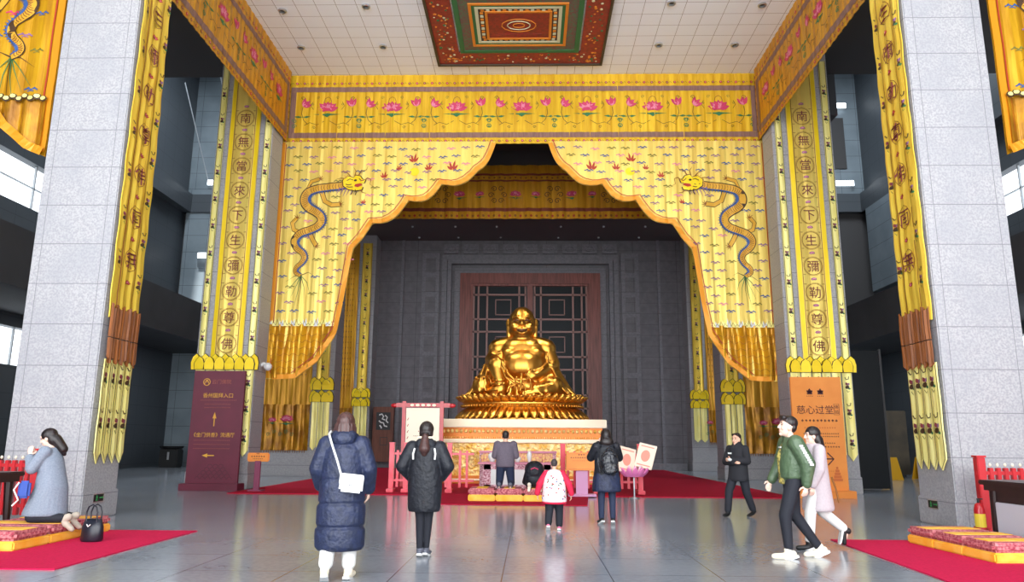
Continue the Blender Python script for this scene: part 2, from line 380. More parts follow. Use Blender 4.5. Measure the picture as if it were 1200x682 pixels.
        limb([(120, 172), (92, 160), (104, 132), (140, 120)], 14, (80, 40, 0, -30))
        limb([(75, 368), (40, 352), (32, 322), (50, 300)], 15, (120, 80, 40, 0))
        limb([(100, 358), (116, 378), (126, 398), (142, 424)], 16, (0, -35, -70, -110, 40))
        s.strip([q(*p) for p in P], [w*1.3 for w in W], e_dark, s.h*1.6)
        s.strip([q(*p) for p in P], W, e_gold, s.h*2)
        for i in range(2, n-2, 1):              # scales and spine fins
            (x0, y0), (x1, y1), (x, y) = P[i-1], P[i+1], P[i]; L = math.hypot(x1-x0, y1-y0) or 1; nx, ny = (y1-y0)/L, -(x1-x0)/L; w = W[i]/k
            s.strip([q(x+nx*w*.36, y+ny*w*.36), q(x+(x1-x0)/L*3, y+(y1-y0)/L*3), q(x-nx*w*.36, y-ny*w*.36)], 2.6*k, e_brown, s.h*2.3)
            s.poly([q(x+nx*w*.42-(x1-x0)/L*4, y+ny*w*.42-(y1-y0)/L*4), q(x+nx*w*.9, y+ny*w*.9), q(x+nx*w*.42+(x1-x0)/L*4, y+ny*w*.42+(y1-y0)/L*4)], e_blue, s.h*2.2)
        s.strip([q(P[i][0]+(P[min(i+1, n-1)][1]-P[max(i-1, 0)][1])/(math.hypot(P[min(i+1, n-1)][0]-P[max(i-1, 0)][0], P[min(i+1, n-1)][1]-P[max(i-1, 0)][1]) or 1)*W[i]/k*.45,
                     P[i][1]-(P[min(i+1, n-1)][0]-P[max(i-1, 0)][0])/(math.hypot(P[min(i+1, n-1)][0]-P[max(i-1, 0)][0], P[min(i+1, n-1)][1]-P[max(i-1, 0)][1]) or 1)*W[i]/k*.45) for i in range(n)], 4*k, e_blue, s.h*2.4)
        for x, y in ((20, 640), (44, 655), (78, 690), (104, 680), (128, 640), (18, 585), (134, 552), (60, 700)):
            s.strip([q(84, 556), q((84+x)/2+6, (556+y)/2-12), q(x, y)], 4*k, e_green if x % 4 == 0 else e_dark, s.h, taper=True)
        for x, y in ((225, 195), (240, 200), (255, 203), (270, 200), (285, 196), (300, 192), (315, 186)):
            s.strip([q(x+8, 160), q(x, (160+y)/2), q(x-8, y)], 6*k, e_purp, s.h*2.5, taper=True)
        hd = [(292+(x-292)*1.1, 140+(y-140)*1.1) for x, y in [(250, 128), (270, 112), (290, 118), (300, 108), (318, 112), (326, 124), (338, 128), (334, 140), (322, 142), (310, 150), (330, 156), (326, 168), (300, 172), (272, 166), (252, 152)]]
        s.poly([q(*p) for p in [(x+(x-292)*.1, y+(y-140)*.12) for x, y in hd]], e_dark, s.h*2.8); s.poly([q(*p) for p in hd], e_lemon, s.h*4)
        for pts in ([(262, 130), (276, 122), (290, 126)], [(300, 170), (306, 184), (302, 196)], [(286, 168), (290, 182), (282, 194)], [(316, 120), (326, 130), (338, 128)], [(258, 146), (270, 150), (284, 146)], [(262, 158), (276, 160), (290, 158)]):
            s.strip([q(*p) for p in pts], 3.5*k, e_dark, s.h*5)
        for x, y in ((262, 96), (248, 104), (240, 124), (236, 140)): s.strip([q(266, 124), q((266+x)/2, (124+y)/2-4), q(x, y)], 7*k, e_gold, s.h*3, taper=True)
        s.poly([q(300, 146), q(322, 142), q(334, 150), q(312, 160), q(296, 156)], e_red, s.h*5)
        s.ell(*q(300, 128), 7*k, 5*k, e_dark, h=s.h*5, n=8); s.ell(*q(330, 130), 4*k, 3*k, e_red, h=s.h*5, n=8)
        for pts in ([(280, 112), (262, 92), (232, 84)], [(296, 108), (300, 84), (288, 66)], [(262, 122), (236, 116), (214, 122)], [(310, 110), (322, 86), (346, 78), (352, 60)], [(336, 132), (352, 116), (368, 122), (364, 146), (384, 158)], [(322, 170), (334, 184), (352, 186)]):
            s.strip([q(*p) for p in pts], 6*k, e_brown, s.h*3.2, taper=True)
    def done(s, name, parent=None): return s.b.build(name, parent, orient=False)

def interp(pts):
    def f(u):
        if u <= pts[0][0]: return pts[0][1]
        for (a, b), (c, d) in zip(pts, pts[1:]):
            if u <= c: return b+(d-b)*(u-a)/(c-a)
        return pts[-1][1]
    return f
CHARS = '南無當來下生彌勒尊佛'

# ================================================================== SETTING
def Gz(x, y, z=0):
    r = RC @ V(((x-600)/F, -(y-341)/F, -1)); return CC + r*((z-CAMH)/r.z)
XL, XR, YB = -20.5, 19.6, 42.0
sbox('floor', floor_m, (XL-.4, XR+.4, -8, YB+.4, -.3, 0))
sbox('ground', court_m, (-60, 60, -70, -8, -.35, -.02))
sbox('ceiling', ceil_m, (-10.6, 9.9, -8, 24.6, 14.35, 14.7))
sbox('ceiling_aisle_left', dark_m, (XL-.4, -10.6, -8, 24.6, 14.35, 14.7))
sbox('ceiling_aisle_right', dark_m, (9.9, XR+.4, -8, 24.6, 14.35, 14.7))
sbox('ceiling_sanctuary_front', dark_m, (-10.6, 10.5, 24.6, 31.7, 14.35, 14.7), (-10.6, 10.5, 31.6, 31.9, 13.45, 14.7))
sbox('ceiling_sanctuary', soffit_m, (-10.6, 10.5, 31.9, YB, 13.0, 13.3))
for nm, xa, xb in (('left', XL-.4, -10.6), ('right', 10.5, XR+.4)):      # roof with a skylight
    sbox('ceiling_atrium_'+nm, aisle_wall, (xa, xb, 24.3, 29, 24.0, 24.3), (xa, xb, 36, YB+.4, 24.0, 24.3), (xa, xa+2.5, 29, 36, 24.0, 24.3), (xb-2.5, xb, 29, 36, 24.0, 24.3))
    b = MB()
    for k in range(6): b.box(xa+2.5+k*(xb-xa-5)/5-.04, xa+2.5+k*(xb-xa-5)/5+.04, 29, 36, 24.05, 24.25, concrete)
    struct(b, 'trim_skylight_'+nm)
sbox('wall_atrium_upper', concrete, (-10.9, -10.6, 24.6, YB, 12.8, 24), (10.5, 10.8, 24.6, YB, 12.8, 24), (XL, -10.6, 24.3, 24.6, 14.7, 24), (10.5, XR, 24.3, 24.6, 14.7, 24))
# side walls with a window band between two panels
for nm, x0, x1 in (('wall_left', XL-.4, XL), ('wall_right', XR, XR+.4)):
    sbox(nm, aisle_side, (x0, x1, -8, YB+.4, 0, 4.3), (x0, x1, -8, 27, 4.3, 5.8), (x0, x1, 31, YB+.4, 4.3, 5.8), (x0, x1, -8, YB+.4, 5.8, 10.7),
         (x0, x1, -8, 14, 10.7, 12.6), (x0, x1, 31.5, YB+.4, 10.7, 12.6), (x0, x1, -8, YB+.4, 12.6, 24.3))
wm = mat('window_frame_grey', (180, 186, 190), .4)
for i, x in enumerate((XL-.2, XR+.2)):
    b = MB()
    for k in range(8): b.box(x-.04, x+.04, 14+k*2.5-.03, 14+k*2.5+.03, 10.7, 12.6, wm)
    b.box(x-.04, x+.04, 14, 31.5, 11.62, 11.67, wm)
    for k in range(3): b.box(x-.04, x+.04, 27+k*2-.03, 27+k*2+.03, 4.3, 5.8, wm)
    struct(b, 'window_%d' % (i+1))
# back wall
sbox('wall_back', stone_back, (-10.9, 10.8, YB, YB+.4, 0, 14.35))
sbox('wall_back_aisle_left', aisle_wall, (XL-.4, -10.9, YB, YB+.4, 0, 24.3))
sbox('wall_back_aisle_right', aisle_wall, (10.8, XR+.4, YB, YB+.4, 0, 24.3))
b = MB()
def frame(b, hw, z1, w, y0, y1, m, c=0.0):
    b.box(c-hw, c-hw+w, y0, y1, 0, z1, m); b.box(c+hw-w, c+hw, y0, y1, 0, z1, m); b.box(c-hw+w, c+hw-w, y0, y1, z1-w, z1, m)
frame(b, 4.35, 11.3, .35, 41.75, 42, stone_mould); frame(b, 4.75, 11.75, .22, 41.6, 42, stone_mould); frame(b, 5.1, 12.1, .3, 41.82, 42, stone_mould)
for s_ in (-1, 1):
    b.box(s_*5.75-.5, s_*5.75+.5, 41.85, 42, .3, 12.2, stone_mould)
    for k in range(10): b.box(s_*5.75-.28, s_*5.75+.28, 41.8, 41.86, .7+k*1.15, 1.55+k*1.15, stone_back)
    b.box(s_*7.4-.08, s_*7.4+.08, 41.88, 42, 0, 13, stone_mould)
for k in range(-4, 5):
    b.box(k*1.15-.42, k*1.15+.42, 41.86, 42, 12.2, 12.75, stone_mould); b.tube([(k*1.15+.25*cos(t*.7), 41.84, 12.47+.15*sin(t*.7)) for t in range(10)], .03, stone_mould, 6)
b.box(-8.7, 8.6, 41.7, 42, 0, .35, stone_mould)
struct(b, 'trim_1')
d = empty('door_1', (0, 41.7, 0)); tag(d, kind='structure')
b = MB(); frame(b, 4.0, 10.96, .6, -.15, .25, frame_w); frame(b, 3.4, 10.36, .14, -.05, .3, frame_w); b.box(-.16, .16, -.08, .25, .1, 10.3, frame_w); b.build('frame', d)
for s_ in (-1, 1):
    b = MB(); xs = (.26, .62, 2.45, 2.95, 3.22); gb = mat('door_lattice', (158, 116, 108), .45)
    for x in xs: b.box(s_*x-.05, s_*x+.05, .02, .14, .2, 10.3, gb)
    zz = [9.72-2.14*k for k in range(5)]+[8.3-2.14*k for k in range(4)]
    for z in zz: b.box(min(s_*.2, s_*3.26), max(s_*.2, s_*3.26), .02, .14, z-.05, z+.05, gb)
    for k in range(5):
        z = 9.0-2.14*k
        if z < .6: continue
        for hw in (.5, .44): pass
        for (a, c, e, f) in ((-.46, .46, -.46, -.41), (-.46, .46, .41, .46), (-.46, -.41, -.46, .46), (.41, .46, -.46, .46)):
            b.box(s_*1.53+a, s_*1.53+c, .04, .12, z+e, z+f, gb)
    lf = b.build('door_leaf', d)
    g = MB(); g.box(min(s_*.2, s_*3.3), max(s_*.2, s_*3.3), .16, .2, .1, 10.3, glassm); g.build('pane', lf)
# aisle ledges, balconies, pilaster panels
for s_, x0, x1, nm in ((-1, XL, -15.6, 'left'), (1, 14.9, XR, 'right')):
    sbox('balcony_slab_'+nm, concrete, (x0, x1, 15, YB, 6.3, 6.7)); xe = x1 if s_ < 0 else x0
    sbox('balcony_parapet_'+nm, concrete, (min(xe, xe-s_*.25), max(xe, xe-s_*.25), 15, YB, 5.9, 7.7))
    sbox('trim_ledge_'+nm, aisle_side, (x0 if s_ < 0 else x1-.5, x0+.5 if s_ < 0 else x1, 24.6, YB, 14.6, 15.7), (min(s_*10.9, x0 if s_ < 0 else x1), max(s_*10.9, x0 if s_ < 0 else x1), YB-.5, YB, 14.6, 15.7))
    b = MB(); xa, xb = (XL, -10.9) if s_ < 0 else (10.8, XR)
    b.box(xa, xb, YB-.12, YB, 7.6, 14.6, dark_m); struct(b, 'trim_opening_'+nm)
sbox('trim_pilaster_left', aisle_wall, (-20.3, -18.7, YB-.42, YB-.12, 9.0, 16))
sbox('trim_pilaster_right', aisle_wall, (XR-.5, XR, 38, 41, 9.8, 14.6))
b = MB(); b.box(17.4, 18.7, YB-.06, YB, 17.4, 20.6, dark_m); b.box(17.9, 18.0, YB-.09, YB-.06, 17.4, 20.6, concrete); struct(b, 'window_3')
for (x, z, w) in ((-18.9, 16.5, .8), (-18.1, 21, .8), (-19.0, 11.9, .55), (18.3, 16.4, 1.3), (18.4, 21.3, 1.0)):
    t = empty('wall_lamp', (x, YB-.1 if z > 15.8 or x > 0 else YB-.6, z), 0, None, 'lamp')
    if z > 15.8 and z < 17: t.location.y = YB-.15
    b = MB(); b.box(-w/2, w/2, -.12, .1, -.05, .2, wm, .02); b.build('housing', t); b = MB(); b.box(-w/2+.04, w/2-.04, -.16, -.1, -.14, .16, lamp_e); b.build('diffuser', t)
    t['label'] = {-18.9: 'white wall lamp in left aisle beside upper tier, below the higher lamp', -18.1: 'highest white wall lamp in left atrium near the pillar hanging', -19.0: 'small square white lamp low on pale pilaster in left aisle',
                  18.3: 'lower of two white wall lamps in right atrium below dark window', 18.4: 'upper white wall lamp in right atrium above dark window'}[x]
for i, (a, c) in enumerate((((-19.3, 41.9, 16.6), (-19.3, 37.9, 21)), ((-18.5, 41.9, 21), (-18.5, 39.5, 23.9)), ((-18.9, 33.5, 16.2), (-18.9, 31.2, 17.9)))):
    b = MB(); b.tube([a, c], .035, wm, 6); o = b.build('glare_streak')  # thin pale tubes stand in for lamp glare streaks
    tag(o, ('long pale diagonal glare streak in left atrium ending at white lamp', 'short pale diagonal glare streak in left atrium near the ceiling', 'lowest short pale diagonal glare streak beside front left pillar')[i], 'rail')
# pillars
def pillar(name, m, x0, x1, y0, y1, z1=14.4):
    b = MB(); b.box(x0, x1, y0, y1, 0, z1, m, .02); b.box(x0-.03, x1+.03, y0-.03, y1+.03, 0, .5, m, .02); struct(b, name)
pillar('pillar_front_left', pillar_l, -9.7, -8.15, 13.8, 14.95)
pillar('pillar_front_right', pillar_r, 7.55, 9.1, 13.8, 15.05)
pillar('pillar_middle_left', granite, -10.5, -8.62, 23.1, 24.12)
pillar('pillar_middle_right', granite, 7.95, 9.9, 23.1, 24.12)
pillar('pillar_third_left', granite, -11.75, -8.35, 31.6, 32.8, 13.5); pillar('pillar_third_right', granite, 8.05, 11.2, 31.6, 32.8, 13.5)
pillar('pillar_back_left', granite, -10.6, -8.75, 40.8, 42, 13); pillar('pillar_back_right', granite, 8.7, 10.5, 40.8, 42, 13)
for nm, x in (('left', -20.4), ('right', 19.4)): pillar('pillar_outer_'+nm, granite, x-.1, x+.5 if x < 0 else x+.2, 24, 25.5)

# ceiling painting
def nested(t, name, hx, hy, w, z, m):
    b = MB()
    for (x0, x1, y0, y1) in ((-hx, hx, -hy, -hy+w), (-hx, hx, hy-w, hy), (-hx, -hx+w, -hy+w, hy-w), (hx-w, hx, -hy+w, hy-w)): b.box(x0, x1, y0, y1, z, .04, m)
    return b.build(name, t)
mur = empty('ceiling_painting', (-.37, 21.17, 14.3), 0, 'large square red ceiling painting with nested green, orange and gold borders', 'painting')
mr1 = mat('painted_red', (156, 46, 36), .6, noise=((9, 9, 9), (116, 44, 36), .8)); mg = mat('painted_green', (32, 104, 62), .6); mo = mat('painted_orange', (216, 130, 40), .6)
mm = mat('painted_mixed', (110, 64, 70), .6, noise=((14, 14, 14), (70, 110, 84), .9)); mw = mat('painted_pale', (206, 206, 170), .6); mdk = mat('painted_dark', (60, 34, 34), .6)
nested(mur, 'outer_frame', 2.84, 2.5, .08, -.08, mat('painted_dark_green', (60, 50, 36), .6))
f1 = nested(mur, 'red_border', 2.76, 2.42, .72, -.03, mr1)
b = MB(); rnd = random.Random(3)
for i in range(260):
    side = rnd.randrange(4); t = rnd.uniform(-1, 1); o_ = rnd.uniform(.1, .6)
    x, y = ((t*2.6, -2.4+o_), (t*2.6, 2.4-o_), (-2.74+o_, t*2.3), (2.74-o_, t*2.3))[side]; r = rnd.uniform(.02, .05)
    b.lathe([(.001, -.045), (r, -.04), (r, -.02)], rnd.choice((mo, mg, mw, mo)), (x, y, 0), 6)
b.build('flower_scatter', f1)
nested(mur, 'green_border', 1.98, 1.66, .16, -.05, mg); nested(mur, 'mixed_border', 1.82, 1.5, .3, -.03, mm); nested(mur, 'orange_border', 1.52, 1.22, .09, -.06, mo)
nested(mur, 'inner_green_border', 1.43, 1.13, .1, -.04, mg); nested(mur, 'pale_border', 1.33, 1.03, .1, -.05, mw)
f2 = nested(mur, 'dark_border', 1.23, .93, .2, -.03, mdk); nested(mur, 'inner_orange_border', 1.03, .8, .08, -.06, mo); nested(mur, 'maroon_border', .95, .72, .22, -.04, mr1)
b = MB(); b.box(-.74, .74, -.5, .5, -.03, .04, mr1)
for r in (.12, .24, .36): b.tube([(1.5*r*cos(t*.5), r*sin(t*.5), -.035) for t in range(14)], .015, mo if r != .24 else mw, 5)
b.build('centre_field', mur)
b = MB()
for i in range(14):
    for sy in (-.83, .83): b.box(-1.1+i*.17-.05, -1.1+i*.17+.05, sy-.05, sy+.05, -.045, -.03, mw if i % 2 else mo)
for i in range(9):
    for sx in (-1.13, 1.13): b.box(sx-.05, sx+.05, -.68+i*.17-.05, -.68+i*.17+.05, -.045, -.03, mw if i % 2 else mo)
b.build('dot_row', f2)
# downlights in the white ceiling
def downlight(x, y, z, label, big=True):
    t = empty('ceiling_light', (x, y, z), 0, label, 'light', 'recessed ceiling lights' if big else 'spotlights over the sanctuary')
    b = MB(); r = .13 if big else .06
    b.lathe([(r, .02), (r, -.05), (r*.75, -.06), (r*.7, -.01)], steel, seg=16); b.build('ring', t)
    b = MB(); b.lathe([(r*.72, .0), (r*.5, -.02), (.001, -.03)], black_m if big else lamp_e, seg=16); b.build('lens', t)
dp = [(331, 12, 'nearest on the far left'), (353, 55, 'farther of the two nearest the left hanging frieze'), (429, 7, 'left of the painting, close to the picture top'), (449, 54, 'left of the painting, near its lower corner'),
      (787, 3, 'right of the painting, close to the picture top'), (772, 52, 'right of the painting, near its lower corner'), (893, 5, 'nearest on the far right'), (861, 52, 'farther of the two nearest the right hanging frieze')]
for x, y, tx in dp:
    p = Gz(x, y, 14.35); downlight(p.x, p.y, 14.35, 'small round recessed ceiling light, '+tx)
for i, (x, y) in enumerate([(484, 266), (534, 266), (582, 265), (657, 266), (707, 266), (756, 265), (492, 279), (538, 280), (587, 279), (654, 279), (701, 279), (748, 279)]):
    p = Gz(x, y, 13); p.y = 39 if i < 6 else 41.2; p = V((p.x, p.y, 13))
    downlight(p.x, p.y, 13, 'tiny bright spotlight under sanctuary ceiling, %s, %s row' % (('first from left', 'second from left', 'third from left, left of the door centre', 'third from right', 'second from right', 'last on the right')[i % 6], 'front' if i < 6 else 'rear'), False)

# ================================================================== CARPETS
b = MB(); b.box(-8.35, 7.25, 21.0, 41.6, 0, .025, red_c)
carp = b.build('red_carpet'); tag(carp, 'wide red carpet covering the sanctuary floor behind the railing', 'carpet')
b = MB(); b.prism([(-2.4, 18.0), (1.35, 18.0), (1.6, 21.0), (-2.5, 21.0)], 0, .022, red_c, lambda u, v, w: (u, v, w)); tag(b.build('red_carpet'), 'narrow red carpet strip under the kneelers before the altar', 'carpet')
b = MB(); b.prism([(-11.5, 12.35), (-5.36, 12.4), (-5.35, 8.7), (-11.5, 8.65)], 0, .015, mag_c, lambda u, v, w: (u, v, w)); tag(b.build('magenta_carpet'), 'magenta carpet on the left below the kneeling woman in grey', 'carpet')
b = MB(); b.prism([(4.64, 12.1), (11.5, 12.0), (11.5, 7.0), (4.45, 7.0)], 0, .015, mag_c, lambda u, v, w: (u, v, w)); tag(b.build('magenta_carpet'), 'magenta carpet on the right under the long kneeling cushion', 'carpet')

# ================================================================== GOLD HANGINGS
def frieze(o, U, N, L, label, base, seed, spacing=2.31, n=7, flip=False):
    t = empty('embroidered_frieze', o, 0, label, 'hanging')
    P = Panel((0, 0, 0), U, (0, 0, 1), N, .01, .33, seed)
    P.cloth(0, L, 2.63, 0, base, int(L*14), 10); P.done('cloth', t)
    B_ = Panel((0, 0, 0), U, (0, 0, 1), N, .01, .33, seed)
    for (u0, u1, v0, v1) in ((.2, L-.2, 1.97, 2.16), (.2, L-.2, .22, .42)): B_.rect(u0, u1, v0, v1, mauve)
    for (u0, u1) in ((.2, .4), (L-.4, L-.2)): B_.rect(u0, u1, .42, 1.97, mauve)
    for k in range(int(L/.27)):
        u = .13+k*.27
        for v in (2.3, .1):
            B_.ell(u, v, .055, .05, e_red if k % 2 else e_brown, n=6); B_.ell(u, v, .025, .025, e_lpink, h=.02, n=5)
            B_.strip([(u+.06, v-.03), (u+.11, v+.03), (u+.16, v-.02)], .014, e_olive)
    for k in range(8):
        for u in (.1, L-.1): B_.ell(u, .3+k*.26, .045, .05, e_brown, n=6)
    B_.done('border', t)
    E_ = Panel((0, 0, 0), U, (0, 0, 1), N, .01, .33, seed)
    for k in range(n):
        c = L/2+(k-(n-1)/2)*spacing
        E_.lotus(c, 1.38, .4); E_.strip([(c-.14, 1.58), (c-.1, 1.72), (c, 1.78), (c+.1, 1.72), (c+.14, 1.58)], .02, e_brown)
        for d in (-1, 1):
            x = c+d*(spacing/2-.27)
            if not .5 < x < L-.5: continue
            E_.bud2(x, 1.42, .34, d); E_.poly([(x-.3*1, 1.03), (x-.15, 1.06), (x, 1.0), (x+.15, 1.06), (x+.3, 1.03), (x+.15, .98), (x, 1.02), (x-.15, .98)], e_green)
            E_.strip([(x, 1.38), (x+.03*d, 1.15), (x-.05*d, .9), (x-.2*d, .75)], .018, e_dark)
            for (dx, vv, r, dd) in ((-.28, .86, .09, 1), (-.28, .66, .09, -1)): E_.curl(x+dx*d*-1-.0, vv, r, dd*d, e_green, w=.025)
            E_.strip([(c+d*.1, .86), (c+d*.35, .72), (c+d*.6, .8), (c+d*.8, .7)], .016, e_dark); E_.curl(c+d*.45, .62, .06, d, e_dark, w=.014)
            E_.curl(x, 1.72, .08, d, e_dark, w=.016); E_.curl(c+d*.35, 1.75, .06, -d, e_olive, w=.014); E_.curl(x-d*.35, 1.5, .05, d, e_olive, w=.014)
            E_.strip([(c+d*.5, 1.3), (c+d*.6, 1.45), (c+d*.52, 1.6)], .014, e_dark)
    E_.done('embroidery', t)
frieze((-8.78, 24.5, 11.72), (1, 0, 0), (0, -1, 0), 16.95, 'long yellow frieze across the hall front embroidered with pink lotuses', gold, 1)
frieze((-8.54, 15.02, 11.72), (0, 1, 0), (1, 0, 0), 9.3, 'shade-toned gold frieze running along the left side from front pillar to valance', amber, 2, n=4)
frieze((7.87, 24.32, 11.72), (0, -1, 0), (-1, 0, 0), 9.2, 'shade-toned gold frieze running along the right side from valance to front pillar', amber, 3, n=4)

# dragon swags of the great arch
SWG = [(322, 444), (347, 443), (372, 424), (394, 392), (402, 355), (413, 293), (425, 280), (437, 262)]
LOBES = [((437, 262), (479, 235), 9), ((479, 235), (518, 216), 9), ((518, 216), (560, 201), 8), ((560, 201), (580, 171), 5)]
def uvof(x, y): p = D(x, y, 24.42); return (p.x+8.78, p.z-11.72)
pts = [uvof(*p) for p in SWG[:-1]]
for (a, c, bul) in LOBES:
    for i in range(6):
        t = i/6; e = bul*sin(pi*t)
        pts.append(uvof(a[0]+(c[0]-a[0])*t+e*.25, a[1]+(c[1]-a[1])*t+e))
pts.append(uvof(580, 171)); pts = [(max(0, u), min(v, 0)) for u, v in pts]
up = [pts[0]]
for p in pts[1:]:
    if p[0] > up[-1][0]+.01: up.append(p)
edge = interp(up); UW = up[-1][0]
def swag(o, flip, label, seed):
    t = empty('dragon_swag', o, 0, label, 'hanging')
    mk = lambda: Panel((0, 0, 0), (1, 0, 0), (0, 0, 1), (0, -1, 0), .009, .5, seed, flip)
    PC = mk(); PC.cloth(0, UW, .05, edge, swagm, 90, 44, th=.03)
    vb = uvof(350, 381)[1]
    P = mk(); ul = [u for u, v in up if v < vb]; u1 = max(ul)
    sk = lambda u, v: .075*(sin(2*pi*u/.36+1.1*sin(v*1.4))+.6*sin(2*pi*u/.83+v))+.06
    P.cloth(.02, u1, vb, lambda u: min(edge(u)+.02, vb-.05), skirtm, 60, 24, h=.03, th=.02, folds=sk)
    for j in range(9):
        P.strip([(u, v) for u, v in [(.15+i*.1, vb-.35-j*.22+.05*sin(i*2.1+j)) for i in range(int((u1-.2)/.1))] if v > edge(u)+.12] or [(.1, vb-.2), (.2, vb-.2)], .012, e_brown, .2)
    P.done('gathered_skirt', t)
    P = mk()
    for i in range(int(u1/.13)):
        u = .1+i*.13; k = (i*37 % 5)*.03
        P.poly([(u-.09, vb-.06), (u-.05, vb+.1+k), (u, vb+.04), (u+.05, vb+.14+k), (u+.09, vb-.04)], pale if i % 3 else white_m, .14)
        P.strip([(u-.06, vb-.02), (u, vb+.05+k), (u+.06, vb-.02)], .014, e_dark, .15)
    P.done('wave_fringe', t)
    P = mk(); bd = [(0.09, 0), (.09, up[0][1]+.08)]+[(u, v) for u, v in up[1:]]
    P.strip([(.08, .02-i*(-up[0][1])/24) for i in range(25)], .16, trim_o, .2*0+.03)
    dn = []
    for (a, c) in zip(up, up[1:]):
        for i in range(4): dn.append((a[0]+(c[0]-a[0])*i/4, a[1]+(c[1]-a[1])*i/4))
    dn.append(up[-1])
    P.strip([(u-.03, v+.05) for u, v in dn], .15, trim_o, .16); P.strip([(u-.13, v+.15) for u, v in dn[4:]], .03, e_red, .17); P.strip([(.19, -.05-i*(-up[0][1]-.25)/24) for i in range(25)], .025, e_red, .03)
    P.done('edge_trim', t)
    P = mk(); q0 = uvof(340, 180)
    P.dragon(q0[0], q0[1], .0079); P.done('dragon_embroidery', t)
    P = PC; cp = lambda x, y: uvof(320+x/3.79, 70+y/3.79)
    for x, y, r in ((560, 490, .22), (625, 455, .34), (690, 490, .28), (797, 490, .38), (493, 525, .26), (400, 640, .2)): P.flame(*cp(x, y), r)
    u, v = cp(628, 492); P.ell(u, v-.05, .17, .15, e_lemon, n=16)
    rr = random.Random(seed); cols = [e_blue, e_purp, e_lpink, e_purp, e_olive, e_blue]
    for j in range(26):
        for i in range(20):
            u = .35+i*.56+(.28 if j % 2 else 0)+rr.uniform(-.08, .08); v = -.2-j*.29+rr.uniform(-.05, .05)
            if u > UW-.3 or v < edge(u)+.38 or v < vb+.25: continue
            X, Y = (u-q0[0])/.0079, (q0[1]-v)/.0079
            if any(math.hypot(X-a, Y-c) < 34 for a, c in ((290, 140), (320, 130), (250, 150), (200, 160), (150, 165), (100, 178), (82, 215), (110, 255), (150, 285), (158, 320), (120, 350), (70, 370), (48, 410), (85, 455), (90, 500), (65, 535), (200, 235), (236, 236), (140, 120), (50, 310), (140, 415), (85, 600), (80, 650), (260, 190), (300, 185))): continue
            P.cloud(u, v, .15, cols[(i*5+j*3+rr.randrange(2)) % 6])
    P.done('cloth', t)
swag((-8.78, 24.42, 11.72), False, 'left half of the scalloped yellow arch curtain embroidered with a dragon', 5)
swag((8.2, 24.42, 11.72), True, 'right half of the scalloped yellow arch curtain embroidered with a dragon', 6)

# inner valance over the sanctuary
t = empty('inner_valance', (-8.3, 31.5, 11.12), 0, 'darker amber valance with lotuses hanging behind the arch before the statue', 'hanging')
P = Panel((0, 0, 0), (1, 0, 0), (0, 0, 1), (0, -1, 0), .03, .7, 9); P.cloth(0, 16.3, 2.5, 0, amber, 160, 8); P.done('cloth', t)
P = Panel((0, 0, 0), (1, 0, 0), (0, 0, 1), (0, -1, 0), .03, .7, 9)
P.rect(0, 16.3, .34, .5, redbrown); P.rect(0, 16.3, 2.0, 2.1, redbrown); P.rect(0, 16.3, 1.72, 1.8, redbrown)
for k in range(70): P.ell(.12+k*.235, .14, .06, .06, e_red if k % 2 else e_brown, n=6); P.ell(.12+k*.235, 1.9, .05, .05, e_brown, n=6)
P.done('border', t)
P = Panel((0, 0, 0), (1, 0, 0), (0, 0, 1), (0, -1, 0), .03, .7, 9)
for k in range(-3, 4):
    c = 8.1+k*2.5; P.lotus(c-.45, 1.15, .28); P.lotus(c+.45, 1.15, .22)
    for i in range(6): P.curl(c+1.25+.3*cos(i*1.05), 1.1+.32*sin(i*1.05), .14, 1 if i % 2 else -1, e_dark, w=.03)
P.done('embroidery', t)

# hangings on the aisle faces of the front pillars
def pillar_banner(o, U, N, label, seed):
    t = empty('pillar_hanging', o, 0, label, 'hanging'); W = 1.05
    mk = lambda a=.012: Panel((0, 0, 0), U, (0, 0, 1), N, a, .3, seed)
    P = mk(.02); P.cloth(0, W, 14.25, 3.75, gold2, 16, 90)
    z = 14.0; k = 0
    P.done('cloth', t)
    P = mk(.02)
    for u in (.24, .8): P.rect(u-.012, u+.012, 3.9, 14.2, e_brown)
    for u in (.28, .76): P.rect(u-.006, u+.006, 3.9, 14.2, e_brown)
    while z > 4.4:
        P.char(CHARS[(k+1) % 10], W/2, z, .4, e_maroon)
        P.strip([(W/2+.2*cos(a), z+.24*sin(a)) for a in [2*pi*i/14 for i in range(14)]], .014, e_brown, closed=True)
        P.lotus(W/2, z-.47, .1, e_red, e_lpink, leaf=False)
        for u in (.12, .93): P.sprig(u, z-.1-(.35 if u > .5 else 0), .22)
        z -= .9; k += 1
    P.done('embroidery', t)
    for k in range(4):
        P = mk(); u = .03+k*.26; p = lambda x: 3.75+.18*abs((x-u)/.24*2-1)
        P.cloth(u, u+.235, 2.95, lambda x: 1.0+.2*abs((x-u)/.235*2-1), pale, 6, 20, h=.0)
        for zz in (2.6, 1.75, ): P.sprig(u+.117, zz, .26)
        P.strip([(u+.01, 2.9), (u+.01, 1.2), (u+.117, 1.02), (u+.225, 1.2), (u+.225, 2.9)], .012, e_dark)
        P.done('ribbon', t)
    for lo, hi, nm in ((3.36, 3.98, 'tassel_fringe'), (2.86, 3.36, 'tassel_fringe')):
        P = mk(); fr = lambda u: .1*abs(((u*4.6) % 1)*2-1)
        P.cloth(.0, W, (lambda u: hi-.05+fr(u)) if hi > 3.5 else hi, (lambda u: lo+.02) if hi > 3.5 else (lambda u: lo+fr(u)*1.3), tassel, 44, 6, h=.05, folds=lambda u, v: .02*sin(u*60))
        P.done(nm, t)
pillar_banner((-8.08, 13.86, 0), (0, 1, 0), (1, 0, 0), 'tall gold hanging with rust tassels and four ribbons on front left pillar', 11)
